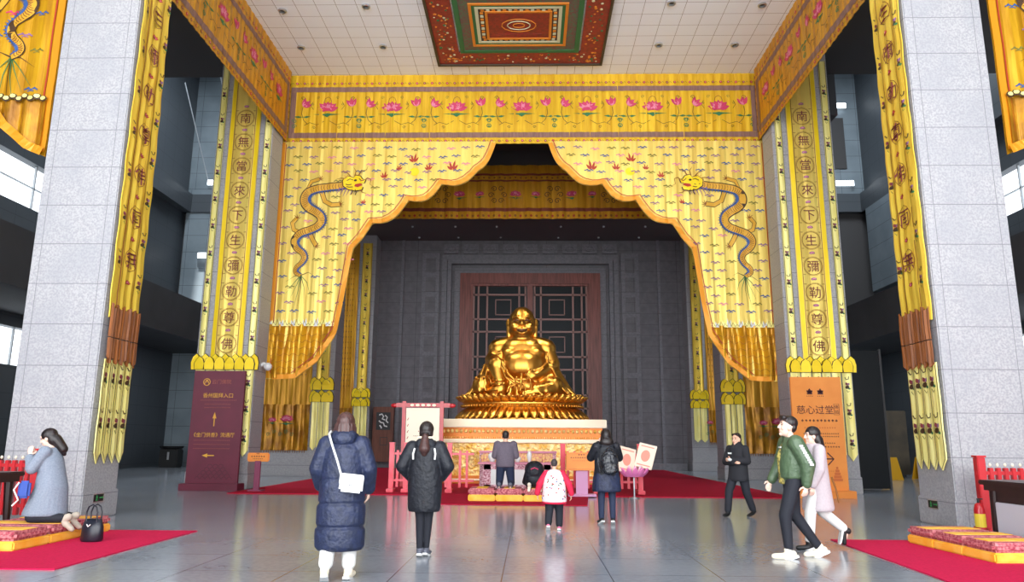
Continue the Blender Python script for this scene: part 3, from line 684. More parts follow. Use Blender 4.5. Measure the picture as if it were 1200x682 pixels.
pillar_banner((7.48, 14.93, 0), (0, -1, 0), (-1, 0, 0), 'tall gold hanging with rust tassels and four ribbons on front right pillar', 12)

def character_banner(o, label, seed, W=1.86, top=14.0):
    t = empty('character_hanging', o, 0, label, 'hanging')
    mk = lambda: Panel((0, 0, 0), (1, 0, 0), (0, 0, 1), (0, -1, 0), .012, .45, seed)
    for nm, u0, u1, m in (('centre_panel', .42, 1.44, swagm), ('side_strip', .03, .25, pale), ('side_strip', 1.61, 1.83, pale)):
        P = mk(); P.cloth(u0, u1, top, 4.0, m, 10, 60); c = (u0+u1)/2
        if m is swagm:
            for u in (u0+.02, u1-.14): P.rect(u, u+.12, 4.0, top, e_lemon)
            for u in (u0+.17, u1-.17): P.rect(u-.01, u+.01, 4.0, top, e_brown)
            for k, ch in enumerate(CHARS[::-1]):
                z = 4.42+k*.845; P.medal(ch, c, z, .28); P.lotus(c, z+.43, .1, e_purp, e_lpink, leaf=False)
        else:
            for u in (u0+.015, u1-.015): P.rect(u-.008, u+.008, 4.0, top, e_olive)
            z = 4.6
            while z < top-.4: P.sprig(c, z, .24); z += .92
        P.done(nm, t)
    for u0, u1 in ((.0, .3), (.34, .62), (.66, .92), (.96, 1.22), (1.26, 1.52), (1.56, 1.84)):
        P = mk(); P.cloth(u0, u1, 3.7, lambda x: .95+.2*abs((x-u0)/(u1-u0)*2-1), pale, 6, 14)
        for z in (1.5, 2.4, 3.2): P.sprig((u0+u1)/2, z, .26)
        P.done('ribbon', t)
    P = mk(); P.lotusrow(-.02, 1.88, 3.6, .52, 6); P.done('lotus_petal_row', t)
character_banner((-10.47, 23.03, 0), 'gold hanging with circled black characters on the middle left pillar', 21)
character_banner((8.0, 23.03, 0), 'gold hanging with circled black characters on the middle right pillar', 22)

def sutra_banner(o, s_, W, label, seed, zs, top):
    """s_ = +1: narrow strips on the right edge; zs = petal row bottom / top, ribbon bottom"""
    t = empty('sutra_hanging', o, 0, label, 'hanging'); mk = lambda: Panel((0, 0, 0), (1, 0, 0), (0, 0, 1), (0, -1, 0), .02, .5, seed)
    m0, m1 = (0, W-.82) if s_ > 0 else (.82, W); e0, e1 = (W-.75, W) if s_ > 0 else (0, .75); zp0, zp1, zb = zs
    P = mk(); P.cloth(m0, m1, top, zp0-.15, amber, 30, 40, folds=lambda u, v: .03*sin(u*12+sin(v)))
    z = zp1+.1; rr = random.Random(seed)
    while z < top-.3:
        x = m0+.15
        while x < m1-.15:
            P.strip([(x-.03, z), (x+.03, z+.02)], .03, e_brown, .05); P.strip([(x, z-.05), (x+rr.uniform(-.02, .02), z+.05)], .022, e_brown, .05); x += .14
        z += .3
    P.done('text_panel', t)
    P = mk(); P.cloth(m0, m1, zp0-.1, zb, brocade, 40, 16, h=.05, folds=lambda u, v: .04*sin(u*14+.8*sin(v*3)))
    c = (m0+m1)/2; P.h = .12; P.lotus(c+.25, zp0-.7, .3); P.lotus(c-.35, zp0-.75, .2)
    for k in range(5): P.curl(c-.5+k*.25, zp0-1.35+.1*(k % 2), .09, 1, e_green, w=.02)
    P.h = .012
    for k in range(int((m1-m0)/.1)): P.strip([(m0+.05+k*.1, zb+.05), (m0+.05+k*.1, zb-.1)], .03, e_brown, .06)
    P.done('brocade_skirt', t)
    P = mk(); P.cloth(e0+.1, e1-.1, top, zp1-.1, gold2, 6, 40); z = zp1+.4
    for u in (e0+.12, e1-.12): P.rect(u-.01, u+.01, zp1, top, e_brown)
    while z < top-.3: P.sprig((e0+e1)/2, z, .28); z += .8
    P.done('side_strip', t)
    for k in range(2 if W < 2.3 else 3):
        nn = 2 if W < 2.3 else 3; w = (e1-e0)/nn; u0 = e0+k*w+.015; u1 = u0+w-.03
        P = mk(); P.cloth(u0, u1, zp0+.05, lambda x: zb+.15*abs((x-u0)/(u1-u0)*2-1), pale, 6, 10, h=.03)
        P.sprig((u0+u1)/2, zb+.5, .22); P.sprig((u0+u1)/2, zb+1.2, .22); P.done('ribbon', t)
    P = mk(); P.lotusrow(e0, e1, (zp0+zp1)/2-.02, (zp1-zp0)*.55, 2, e_lemon); P.lotusrow(e0, e1, zp0, (zp1-zp0)*.5, 2, e_lemon); P.done('lotus_petal_row', t)
sutra_banner((-11.65, 31.52, 0), 1, 3.2, 'amber hanging with rows of text on the third left pillar', 31, (3.05, 4.1, 1.05), 12.5)
sutra_banner((8.12, 31.52, 0), -1, 2.95, 'amber hanging with rows of text on the third right pillar', 32, (3.05, 4.1, 1.05), 12.5)
sutra_banner((-10.5, 40.72, 0), 1, 1.65, 'amber hanging with rows of text on the rearmost left pillar', 33, (3.3, 4.3, 1.5), 12.5)
sutra_banner((8.8, 40.72, 0), -1, 1.6, 'amber hanging with rows of text on the rearmost right pillar', 34, (3.3, 4.3, 1.5), 12.5)
# carved plaque under the rear left hanging
b = MB(); b.box(-9.55, -8.95, 40.66, 40.78, .45, 1.4, mat('carved_plaque', (188, 160, 104), .5, noise=((14, 14, 14), (140, 110, 66), .9)), .02); b.box(-9.6, -8.9, 40.7, 40.79, .4, 1.45, brocade)
tag(b.build('carved_plaque'), 'pale carved plaque low on the rearmost left pillar', 'plaque')

# dragon hangings of the side bays
def side_swag(o, flip, label, seed, ex):
    t = empty('side_bay_dragon_swag', o, 0, label, 'hanging'); mk = lambda: Panel((0, 0, 0), (1, 0, 0), (0, 0, 1), (0, -1, 0), .015, .5, seed, flip)
    eb = interp(ex); L = ex[-1][0]
    PC = mk(); PC.cloth(0, L, 0, eb, skirtm, 50, 40, th=.03)
    P = mk(); v0 = -5.85; u1 = max(u for u, v in ex if v < v0)+.0
    P.cloth(.1, u1, v0, lambda u: min(eb(u)+.03, v0-.04), brocade, 30, 12, h=.04, folds=lambda u, v: .04*sin(u*16)); P.done('gathered_skirt', t)
    P = mk(); P.strip([(.08, -i*7/24) for i in range(25)], .16, trim_o, .03); P.strip([(.2, -i*6.6/24) for i in range(25)], .035, e_red, .03)
    dn = []
    for (a, c) in zip(ex, ex[1:]):
        for i in range(5): dn.append((a[0]+(c[0]-a[0])*i/5, a[1]+(c[1]-a[1])*i/5+.07))
    P.strip(dn, .18, trim_o, .13); P.done('edge_trim', t)
    P = mk(); P.dragon(.35, -.2, .0083); P.done('dragon_embroidery', t)
    P = mk()
    for i in range(11): P.ell(.15+i*.13, v0+.02+.05*(i % 2), .09, .07, e_dark, h=.11, n=8); P.ell(.15+i*.13, v0+.03+.05*(i % 2), .06, .045, pale, h=.12, n=8)
    P.done('wave_fringe', t)
    P = PC; rr = random.Random(seed)
    for j in range(13):
        for i in range(9):
            u = .5+i*.65+(.3 if j % 2 else 0); v = -.3-j*.44+rr.uniform(-.08, .08)
            if v > eb(u)+.5 and (v > -4.5 or u > 1.6 or u < .6): P.cloud(u, v, .15, [e_blue, e_pink, e_olive, e_purp][(i+j*3) % 4])
    P.done('cloth', t)
EX = [(0, -7.1), (.35, -6.95), (.9, -6.5), (1.35, -5.9), (1.6, -5.2), (1.75, -4.2), (2.2, -3.2), (2.9, -2.5), (3.7, -2.2), (4.5, -1.5), (5.4, -1.2), (6.2, -.5), (7.0, -.35)]
o_ = D(31, 189, 14.5)
side_swag((-10.2, 14.5, 14.36), True, 'amber dragon hanging at far left edge beside the front left pillar', 41, EX)
side_swag((9.72, 14.5, 14.36), False, 'amber dragon hanging at far right edge beside the front right pillar', 42, EX)

# ================================================================== STATUE
def rotm(ax, deg): return Matrix.Rotation(radians(deg), 3, ax)
BX, BY = -.3, 28.6
st = empty('buddha_statue', (BX, BY, 2.24), 0, 'large golden laughing seated buddha statue on a lotus base', 'statue')
# lotus base
def petals(b, n, rx, ry, z0, z1, out, m, w=.3, off=0, tip=.1):
    for i in range(n):
        a = 2*pi*(i+off)/n; c, s = cos(a), sin(a); nx, ny = c/rx, s/ry; L = math.hypot(nx, ny); nx /= L; ny /= L
        tx, ty = -ny, nx; P = []
        for t, ww, o in ((0, .75, 0), (.35, 1, .6), (.7, .8, 1.0), (.92, .35, 1.15), (1, .05, 1.1)):
            z = z0+(z1-z0)*t
            for sgn in (-1, -.5, 0, .5, 1):
                oo = out*o-.1*w*abs(sgn)**2+.03; P.append((rx*c+nx*oo+tx*sgn*w*ww*.5, ry*s+ny*oo+ty*sgn*w*ww*.5, z))
        f = [(r*5+k, r*5+k+1, r*5+k+6, r*5+k+5) for r in range(4) for k in range(4)]
        n0 = len(P); back = [(x*.93, y*.93, z) for x, y, z in P]
        f += [tuple(q+n0 for q in g[::-1]) for g in f]
        for r in range(4): f += [(r*5, r*5+5, r*5+5+n0, r*5+n0), (r*5+4, r*5+4+n0, r*5+9+n0, r*5+9)]
        f += [(20+k, 20+k+n0, 21+k+n0, 21+k) for k in range(4)]
        b.add(P+back, f, m)
lb = empty('lotus_base', (0, 0, 0)); lb.parent = st
b = MB(); b.lathe([(2.4, 0), (2.4, .08), (2.15, .14), (2.1, .46), (2.2, .54), (2.26, .6), (2.2, .72), (2.05, .86), (1.9, .9)], bud, seg=48, sx=1, sy=.62); b.build('core', lb, smooth=True)
b = MB(); petals(b, 46, 2.12, 1.3, .46, .04, .36, bud, .32); b.build('lower_petals', lb, smooth=True)
b = MB(); petals(b, 46, 2.14, 1.3, .6, .88, .32, bud, .32, .5); petals(b, 46, 2.1, 1.28, .6, .96, .2, bud, .3); b.build('upper_petals', lb, smooth=True)
b = MB()
for i in range(90): a = 2*pi*i/90; b.ell((2.3*cos(a), 1.44*sin(a), .53), (.05, .05, .05), bud, seg=8, n=5)
b.build('bead_row', lb, smooth=True)
# body: x right, y away from the viewer, z up from the pedestal top; Zc turns photo rows into height
b = MB(); S = lambda x, y: ((x-330)*.00667, (560-y)*.0068+.86)      # measured on the statue
def Q(x, y, d=0): a = S(x, y); return (a[0], d, a[1])
b.ell(Q(328, 390, -.05), (1.02, .9, .78), bud, seg=28, n=18)                   # belly
b.ell(Q(330, 300, .05), (.98, .62, .62), bud, seg=24, n=16)                    # chest
b.ell(Q(268, 318, -.33), (.46, .3, .26), bud, seg=18); b.ell(Q(392, 318, -.33), (.46, .3, .26), bud, seg=18)
b.ell(Q(330, 500, .1), (1.35, .95, .55), bud, seg=28, n=14)
b.cap(Q(330, 240, .05), .36, Q(330, 270, .05), .55, bud)
for s_ in (-1, 1): b.cap(Q(330+s_*60, 258, .08), .36, Q(330+s_*136, 284, .1), .42, bud, 18); b.cap(Q(330+s_*110, 330, .25), .45, Q(330+s_*120, 430, .25), .5, bud, 18)
b.cap(Q(196, 288, .08), .36, Q(160, 350, -.12), .3, bud, 18); b.cap(Q(160, 350, -.15), .29, Q(172, 372, -.62), .2, bud, 16)      # his right arm over the knee
b.cap(Q(462, 288, .08), .36, Q(500, 372, -.05), .33, bud, 18); b.cap(Q(500, 385, -.1), .32, Q(415, 440, -.75), .2, bud, 16)    # his left arm to the belly
for s_, top in ((-1, ((178, 340, .1), (146, 390, .0), (112, 440, -.1), (66, 512, -.2))), (1, ((482, 340, .1), (505, 400, .0), (536, 450, -.1), (584, 515, -.2)))):
    for i, (x, y, d) in enumerate(top[:-1]): x2, y2, d2 = top[i+1]; b.cap(Q(x, y, d), .3-.03*i, Q(x2, y2, d2), .27-.04*i, bud, 16)
    x, y, d = top[-1]; b.cap(Q(x, y, d), .17, Q(x+s_*52, y+36, d-.1), .06, bud); b.cap(Q(x-s_*40, y-10, d-.25), .22, Q(x+s_*10, y+22, d-.3), .1, bud); b.cap(Q(x-s_*90, y-50, d-.1), .36, Q(x-s_*50, y+0, d-.3), .25, bud); b.cap(Q(x-s_*20, y+20, d-.3), .14, Q(x-s_*120, y+15, d-.7), .2, bud)
# raised leg at the viewer's left
b.cap(Q(260, 490, .0), .42, Q(185, 385, -.6), .34, bud, 16); b.cap(Q(185, 385, -.6), .32, Q(215, 520, -.85), .25, bud, 16)
b.cap(Q(222, 540, -.85), .16, Q(180, 545, -1.15), .13, bud, sq=((0, 0, 1), .7))
# folded leg at the viewer's right
b.cap(Q(390, 480, -.1), .42, Q(510, 500, -.5), .4, bud, 16); b.cap(Q(510, 510, -.55), .34, Q(410, 530, -.95), .27, bud, 16); b.cap(Q(425, 535, -1.0), .19, Q(345, 545, -1.05), .15, bud)
# hands
for (x, y, d, sg) in ((178, 372, -.78, 1), (395, 446, -.9, -1)):
    b.ell(Q(x, y, d), (.17, .12, .15), bud)
    for k in range(4): b.cap(Q(x+sg*(6), y-12+k*9, d-.06), .055, Q(x+sg*34, y-10+k*10, d-.12), .045, bud, 8)
    b.cap(Q(x, y-16, d), .06, Q(x+sg*20, y-26, d-.08), .05, bud, 8)
for k in range(5): b.cap(Q(165-k*0+k*8, 552, -1.22), .06, Q(163+k*8, 554, -1.32), .045, bud, 8)
for k in range(5): b.cap(Q(350, 535+k*5, -1.12), .05, Q(338, 536+k*5, -1.2), .04, bud, 8)
bb = b.build('body', st, voxel=.035, it=7)
# head
b = MB(); H0 = Q(329, 150, -.02)
b.ell((H0[0], H0[1], H0[2]+.08), (.47, .5, .56), bud, seg=28, n=20); b.ell((H0[0], H0[1]-.08, H0[2]-.2), (.46, .42, .36), bud, seg=24)
b.ell((H0[0], -.28, H0[2]-.42), (.26, .2, .16), bud); b.ell((H0[0], -.1, H0[2]-.55), (.42, .34, .16), bud)
for s_ in (-1, 1):
    b.ell((H0[0]+s_*.23, -.42, H0[2]-.13), (.18, .14, .15), bud)          # cheeks
    b.ell((H0[0]+s_*.49, .0, H0[2]+.06), (.09, .12, .17), bud); b.cap((H0[0]+s_*.49, 0, H0[2]-.02), .075, (H0[0]+s_*.47, -.02, H0[2]-.42), .085, bud)
    b.tube([(H0[0]+s_*x, -y, H0[2]+z) for x, y, z in ((.07, .49, .16), (.16, .5, .22), (.27, .45, .2), (.35, .37, .12))], [.03, .045, .04, .02], bud)
b.cap((H0[0], -.47, H0[2]+.14), .055, (H0[0], -.58, H0[2]-.04), .085, bud); b.ell((H0[0]-.08, -.52, H0[2]-.06), (.06, .06, .05), bud); b.ell((H0[0]+.08, -.52, H0[2]-.06), (.06, .06, .05), bud)
b.tube([(H0[0]+x, y, H0[2]+z) for x, y, z in ((-.25, -.42, -.17), (-.14, -.5, -.2), (0, -.53, -.21), (.14, -.5, -.2), (.25, -.42, -.17))], .035, bud)
b.tube([(H0[0]+x, y, H0[2]+z) for x, y, z in ((-.2, -.42, -.28), (-.1, -.47, -.35), (0, -.49, -.37), (.1, -.47, -.35), (.2, -.42, -.28))], .045, bud)
hd = b.build('head', st, voxel=.022, it=3)
b = MB(); hz = H0[2]
b.tube([(H0[0]+x, y, hz+z) for x, y, z in ((-.23, -.44, -.2), (-.12, -.5, -.26), (0, -.525, -.28), (.12, -.5, -.26), (.23, -.44, -.2))], [.02, .055, .07, .055, .02], bud_d); b.build('mouth', hd, smooth=True)
b = MB()
for s_ in (-1, 1): b.tube([(H0[0]+s_*x, y, hz+z) for x, y, z in ((.09, -.515, .06), (.16, -.525, .095), (.24, -.5, .085), (.31, -.46, .03))], [.012, .034, .034, .012], bud_d)
b.build('eyelids', hd, smooth=True); hd.scale = (1.09,)*3; hd.location = (-.09*H0[0], 0, -.09*(H0[2]-.4))
# robe: shawls over both arms, spreading skirts, fold ridges
b = MB()
for (p, r) in ([((118, 375, -.35), (100, 430, -.45), (70, 490, -.5), (30, 552, -.5)), .05], [((140, 380, -.5), (125, 440, -.6), (105, 500, -.7), (80, 552, -.75)), .045], [((210, 300, -.45), (225, 380, -.85), (255, 440, -1.0), (300, 480, -1.02), (345, 492, -1.0)), .05],
               [((195, 300, -.4), (208, 380, -.9), (240, 455, -1.05), (300, 505, -1.08)), .04], [((470, 300, -.4), (478, 370, -.6), (450, 400, -.85)), .045], [((490, 385, -.45), (520, 420, -.5), (560, 490, -.5), (625, 545, -.5)), .05],
               [((500, 395, -.5), (525, 450, -.62), (560, 515, -.7), (600, 552, -.65)), .045], [((480, 375, -.5), (500, 382, -.5), (525, 372, -.3)), .06], [((478, 392, -.55), (500, 400, -.52), (528, 388, -.32)), .05],
               [((150, 340, -.5), (170, 330, -.75), (200, 335, -.85), (222, 355, -.85)), .05], [((165, 470, -1.0), (200, 478, -1.12), (235, 470, -1.0)), .04], [((165, 490, -1.0), (205, 500, -1.14), (242, 490, -1.0)), .04],
               [((400, 500, -1.1), (440, 555, -1.2), (500, 560, -1.1), (560, 550, -.8)), .05], [((260, 480, -1.0), (270, 520, -1.1), (265, 558, -1.1)), .06], [((300, 495, -1.0), (305, 530, -1.05), (300, 560, -1.05)), .05], [((345, 500, -1.0), (350, 530, -1.05), (340, 560, -1.0)), .05]):
    b.tube([Q(*q) for q in p], r, bud, 8)
b.build('robe', st, voxel=.03, it=3)
b = MB(); b.ell(Q(105, 500, -.75), (.36, .3, .42), bud, seg=16)
for k in range(14): b.ell(Q(75+(k*29 % 60), 460+(k*17 % 80), -1.0), (.07, .06, .06), bud, seg=8, n=6)
b.build('cloth_sack', st, voxel=.03, it=1)
b = MB()
for path in ([(330, 440), (328, 470), (325, 500), (322, 535)], [(352, 440), (378, 470), (382, 510), (376, 545)], [(300, 460), (290, 500), (262, 510), (250, 540)]):
    for (x0, y0), (x1, y1) in zip(path, path[1:]):
        for t in (0, .2, .4, .6, .8): b.ell(Q(x0+(x1-x0)*t, y0+(y1-y0)*t, -1.1-.03), (.045, .045, .045), bud, seg=8, n=6)
b.build('prayer_beads', st, smooth=True)

# pedestal
pd = empty('statue_pedestal', (BX, 28.6, 0), 0, 'gold and cream carved pedestal carrying the seated statue', 'pedestal')
b = MB(); b.box(-3.0, 3.0, -2.1, 2.1, 1.95, 2.24, cream, .02); b.build('top_slab', pd)
b = MB(); b.box(-2.85, 2.85, -1.98, 1.98, 1.55, 1.95, mat('amber_lacquer', (196, 108, 22), .35, .3)); bd_ = b.build('carved_band', pd)
b = MB()
for k in range(36): b.ell((-2.74+k*.157, -2.0, 1.82), (.06, .03, .07), ped_g, seg=8, n=6)
for k in range(70): b.ell((-2.78+k*.08, -2.0, 1.6), (.025, .02, .03), ped_g, seg=6, n=4)
b.build('carved_beads', bd_)
b = MB(); b.box(-3.0, 3.0, -2.1, 2.1, 1.42, 1.55, cream, .02); b.box(-2.8, 2.8, -1.95, 1.95, .3, 1.42, ped_g); b.build('relief_body', pd)
b = MB(); b.box(-3.1, 3.1, -2.15, 2.15, 0.03, .3, mat('amber_lacquer', (196, 108, 22)), .02); b.box(-3.05, 3.05, -2.2, 2.2, .14, .2, cream); b.build('plinth', pd)
b = MB(); rr = random.Random(5)
for k in range(7):
    for j in range(9):
        a = j*.7; b.curlp = 0; c_ = (-2.4+k*.8, -1.97, .88); b.tube([(c_[0]+(.05+.035*i)*cos(a+i*.5), -1.97, c_[2]+(.05+.035*i)*sin(a+i*.5)) for i in range(7)], .018, ped_g, 5)
b.build('scroll_relief', pd)

# ================================================================== RAILINGS, ALTARS
def railing(x0, x1, y, pts, m, label, z0=.03, top=1.36, sp=.19, bulbs=False):
    t = empty('wooden_railing', ((x0+x1)/2, y, z0), 0, label, 'railing'); c = (x0+x1)/2
    for x in pts:
        b = MB(); b.box(x-c-.07, x-c+.07, -.07, .07, 0, top, m, .012); b.box(x-c-.1, x-c+.1, -.22, .22, 0, .1, m, .01); b.box(x-c-.08, x-c+.08, -.08, .08, top, top+.03, m); b.build('post', t)
    for z in (top*.79, top*.24):
        b = MB(); b.box(x0-c, x1-c, -.025, .025, z-.03, z+.03, m); b.build('rail', t)
    n = int((x1-x0)/sp)
    for k in range(1, n):
        x = x0+(x1-x0)*k/n-c
        if min(abs(x+c-q) for q in pts) < .1: continue
        b = MB(); b.box(x-.035, x+.035, -.04, .04, .14, top*.86, m, .008)
        o = b.build('picket', t)
        if bulbs: b = MB(); b.ell((x, -.0, top*.9), (.022, .022, .03), cream, seg=8, n=6); b.build('pearl_tip', o)
railing(-4.0, -1.6, 21.85, (-3.97, -3.55, -2.3), pink_w, 'rose red railing left of the altar, behind the woman with a ponytail')
railing(.9, 3.2, 21.85, (.95, 1.9, 3.15), pink_w, 'rose red railing right of the altar, behind the orange notice box')
railing(-12.4, -8.62, 13.3, (-8.72, -10.6, -12.3), red_w, 'bright red railing at the far left beside the front pillar', 0, 1.25, .125, True)
railing(7.6, 11.4, 13.2, (7.68, 9.5, 11.3), red_w, 'bright red railing at the far right beside the front pillar', 0, 1.25, .125, True)

at = empty('altar_table', (-.35, 21.9, .03), 0, 'ornate rose altar table with white front panel before the statue', 'table')
orn = mat('ornate_rose_carving', (150, 60, 84), .5, noise=((26, 26, 26), (236, 200, 206), .9)); orn2 = mat('ornate_gold_rose', (214, 120, 110), .5, noise=((18, 18, 18), (244, 214, 120), .9))
b = MB(); b.box(-1.12, 1.12, -.4, .45, .8, .86, mat('rose_lacquer', (200, 120, 140), .4), .01); b.build('table_top', at)
b = MB(); b.box(-.95, -.75, -.36, -.28, .12, .8, orn); b.box(.75, .95, -.36, -.28, .12, .8, orn); b.box(-.95, .95, -.36, -.28, .12, .24, orn); b.box(-.95, .95, -.36, -.28, .66, .8, orn); b.build('carved_front_frame', at)
b = MB(); b.box(-.75, .75, -.34, -.3, .24, .66, white_m); b.build('white_front_panel', at)
for x in (-.92, .92):
    for y in (-.3, .38): b = MB(); b.box(x-.06, x+.06, y-.05, y+.05, 0, .8, orn); b.build('leg', at)
sh = empty('offering_shelf', (-.35, 22.62, .03), 0, 'raised rose offering shelf behind the altar table', 'shelf')
b = MB(); b.box(-1.15, 1.15, -.2, .25, 1.1, 1.16, mat('rose_lacquer', (200, 120, 140)), .01); b.build('top', sh)
b = MB(); b.box(-1.05, 1.05, -.12, .2, .1, 1.1, orn2); b.build('body', sh)
for x in (-1.08, 1.08): b = MB(); b.box(x-.05, x+.05, -.16, .2, 0, 1.1, orn); b.build('leg', sh)
k_ = 0
for x, h, r, m, nm, lb_ in ((-.72, .26, .12, white_m, 'offering_bowl', 'white offering bowl left of the kneeling man on the altar'), (.34, .3, .07, white_m, 'white_vase', 'tall white vase on the right of the altar table'), (.0, .16, .1, white_m, 'offering_cup', 'low white cup on the altar right of the kneeling man'), (-1.0, .2, .06, orn2, 'candle_holder', 'small rose and gold candle holder at the left altar end'), (.75, .2, .06, orn2, 'candle_holder', 'small rose and gold candle holder at the right altar end')):
    b = MB(); b.lathe([(r*.5, 0), (r*.6, .02), (r, h*.5), (r*.95, h*.8), (r*.6, h*.9), (r*.7, h)], m, seg=14); o = b.build(nm, smooth=True); o.location = (-.35+x, 21.75, .89); tag(o, lb_, 'bowl' if 'bowl' in nm else 'vase' if 'vase' in nm else 'cup' if 'cup' in nm else 'candle holder')

cush_m = mat('cushion_brocade', (150, 44, 66), .8, noise=((22, 22, 22), (226, 150, 150), .8), bump=((30, 30, 30), .4, .02)); cush_y = mat('cushion_gold_band', (244, 176, 44), .7, noise=((5, 5, 5), (250, 206, 92), .8))
def kneeler(loc, rz, L, Wd, Hh, label, segs=3):
    t = empty('kneeling_cushion', loc, rz, label, 'cushion'); w = L/segs
    for k in range(segs):
        x = -L/2+k*w
        b = MB(); b.box(x+.004, x+w-.004, -Wd/2, Wd/2, 0, Hh*.5, cush_y, .02); b.build('gold_base', t)
        b = MB(); b.box(x+.004, x+w-.004, -Wd/2, Wd/2, Hh*.5, Hh, cush_m, .04); b.build('pad', t)
        b = MB(); b.box(x+w*.3, x+w*.7, -Wd/2+.05, Wd/2-.05, Hh-.01, Hh+.006, cush_y); b.build('top_band', t)
kneeler((-.5, 19.35, .022), 0, 2.05, .9, .3, 'low red and gold kneeler before the altar under the kneeling man')
kneeler((-7.3, 11.1, .015), radians(90), 2.3, 1.2, .24, 'red and gold kneeling cushion at left under the woman in grey')
kneeler((6.18, 10.85, .015), radians(93), 2.0, .9, .24, 'long red and gold kneeling cushion at the right edge on magenta carpet')
dw = mat('dark_lacquered_wood', (46, 26, 26), .35, noise=((3, 3, 12), (30, 18, 18), .6))
def altar_side(loc, label, scr):
    t = empty('dark_altar_table', loc, pi/2, label, 'table')
    b = MB(); b.box(-.95, .95, -.45, .45, .86, .93, dw, .015); b.box(-.9, .9, -.4, .4, .78, .86, dw); b.build('table_top', t)
    for x in (-.78, .78):
        for y in (-.32, .32): b = MB(); b.cap((x, y, .8), .07, (x*1.06, y*1.05, .06), .045, dw, 8); b.build('leg', t)
    if scr:
        b = MB(); b.box(-.84, .84, -.34, .34, .04, .8, dw); b.build('cabinet_front', t)
        b = MB(); b.box(-.7, .7, .33, .38, .16, .62, mat('pale_panel', (196, 198, 210), .4), .01); b.build('pale_front_panel', t)
    else:
        b = MB(); b.box(-.75, .75, -.05, .05, .1, .5, dw); b.build('stretcher_panel', t)
altar_side((-8.42, 10.95, .015), 'dark lacquered table cut off by the left picture edge', False)
altar_side((7.2, 10.75, .015), 'dark lacquered table with pale panel at the right picture edge', True)
# fire extinguisher
t = empty('fire_extinguisher', (7.33, 12.75, 0), 0, 'small red fire extinguisher with yellow label by the right railing', 'fire extinguisher')
b = MB(); b.lathe([(.1, 0), (.105, .03), (.08, .05), (.08, .42), (.06, .5), (.03, .53)], red_w, seg=16); b.build('cylinder', t, smooth=True)
b = MB(); b.lathe([(.082, .15), (.082, .36)], mat('yellow_label', (236, 206, 60), .5), seg=16); b.build('label_band', t)
b = MB(); b.cap((0, 0, .53), .022, (0, 0, .58), .02, black_m, 8); b.box(-.02, .07, -.012, .012, .58, .6, black_m); b.build('valve', t)
# exit signs on the pillar feet
ex_g = mat('exit_green', (30, 120, 60), .4, emit=((60, 220, 120), .25))
def exit_sign(o, U, N, label):
    t = empty('exit_sign', o, 0, label, 'sign'); P = Panel((0, 0, 0), U, (0, 0, 1), N, 0, 1, 1); P.cloth(0, .36, .16, 0, steel, 2, 2, h=.02, th=.025); P.done('plate', t)
    P = Panel((0, 0, 0), U, (0, 0, 1), N, 0, 1, 1); P.rect(.02, .34, .015, .145, mat('black', (18, 18, 20)), .023)
    P.ell(.12, .115, .014, .014, ex_g, h=.025); P.strip([(.12, .1), (.115, .06), (.09, .03)], .018, ex_g, .025); P.strip([(.115, .065), (.14, .03)], .016, ex_g, .025); P.strip([(.09, .09), (.12, .095), (.15, .08)], .012, ex_g, .025)
    P.strip([(.2, .08), (.31, .08)], .014, ex_g, .025); P.poly([(.31, .11), (.335, .08), (.31, .05)], ex_g, .025); P.done('running_man_symbol', t)
exit_sign((-8.13, 14.1, .29), (0, 1, 0), (1, 0, 0), 'small green exit sign on the foot of the front left pillar')
exit_sign((7.53, 14.7, .29), (0, -1, 0), (-1, 0, 0), 'small green exit sign on the foot of the front right pillar')
# camera on the left pillar edge
t = empty('security_camera', (-8.56, 24.0, 3.75), 0, 'white security camera beside the hem of the left dragon curtain', 'camera')
b = MB(); b.cap((0, 0, .0), .05, (.12, -.25, .12), .04, white_m); b.build('bracket', t, smooth=True)
b = MB(); b.ell((.14, -.32, .02), (.13, .13, .13), white_m); b.cap((.0, -.3, .1), .07, (-.22, -.38, .03), .06, white_m); b.build('housing', t, smooth=True); b = MB(); b.ell((-.28, -.4, .02), (.04, .04, .04), black_m); b.build('lens', t, smooth=True)

# ---- signs
maroon = mat('maroon_sign_board', (104, 26, 50), .45, noise=((2, 2, 2), (88, 20, 42), .6)); gold_ink = mat('gold_lettering', (222, 164, 60), .45, .3); dim_ink = mat('dim_gold_lettering', (160, 84, 70), .5)
def arrow(P, u, v, L, ang, w, m, solid=True):
    c, s = cos(ang), sin(ang); T = lambda x, y: (u+x*c-y*s, v+x*s+y*c)
    if solid: P.poly([T(-L/2, w*.5), T(-L/2, -w*.5), T(L*.1, -w*.5), T(L*.1, w*.5)], m); P.poly([T(L*.05, -w*2), T(L/2, 0), T(L*.05, w*2)], m)
    else: P.strip([T(-L/2, 0), T(L/2, 0)], w, m); P.strip([T(L*.12, L*.42), T(L/2+w*.5, 0), T(L*.12, -L*.42)], w, m)
def hints(P, u, v, W, m, size=.05):         # fine print too small to read
    n = int(W/(size*1.15))
    for i in range(n):
        x = u-W/2+W*(i+.5)/n; P.strip([(x-size*.35, v), (x+size*.35, v+size*.06*((i*7) % 3-1))], size*.28, m); P.strip([(x+size*.1*((i*5) % 3-1), v-size*.4), (x, v+size*.4)], size*.2, m)
def floor_sign(loc, W, Hh, label, bm_, base_m, rz=0):
    t = empty('sign_board', loc, rz, label, 'sign')
    b = MB(); b.box(-W/2, W/2, -.05, .05, .14, Hh, bm_, .01); b.build('panel', t)
    b = MB(); b.box(-W/2-.08, W/2+.1, -.28, .28, 0, .2, base_m, .01); b.build('base', t)
    P = Panel((-W/2, -.052, 0), (1, 0, 0), (0, 0, 1), (0, -1, 0), 0, 1, 1); P.h = .006; return t, P
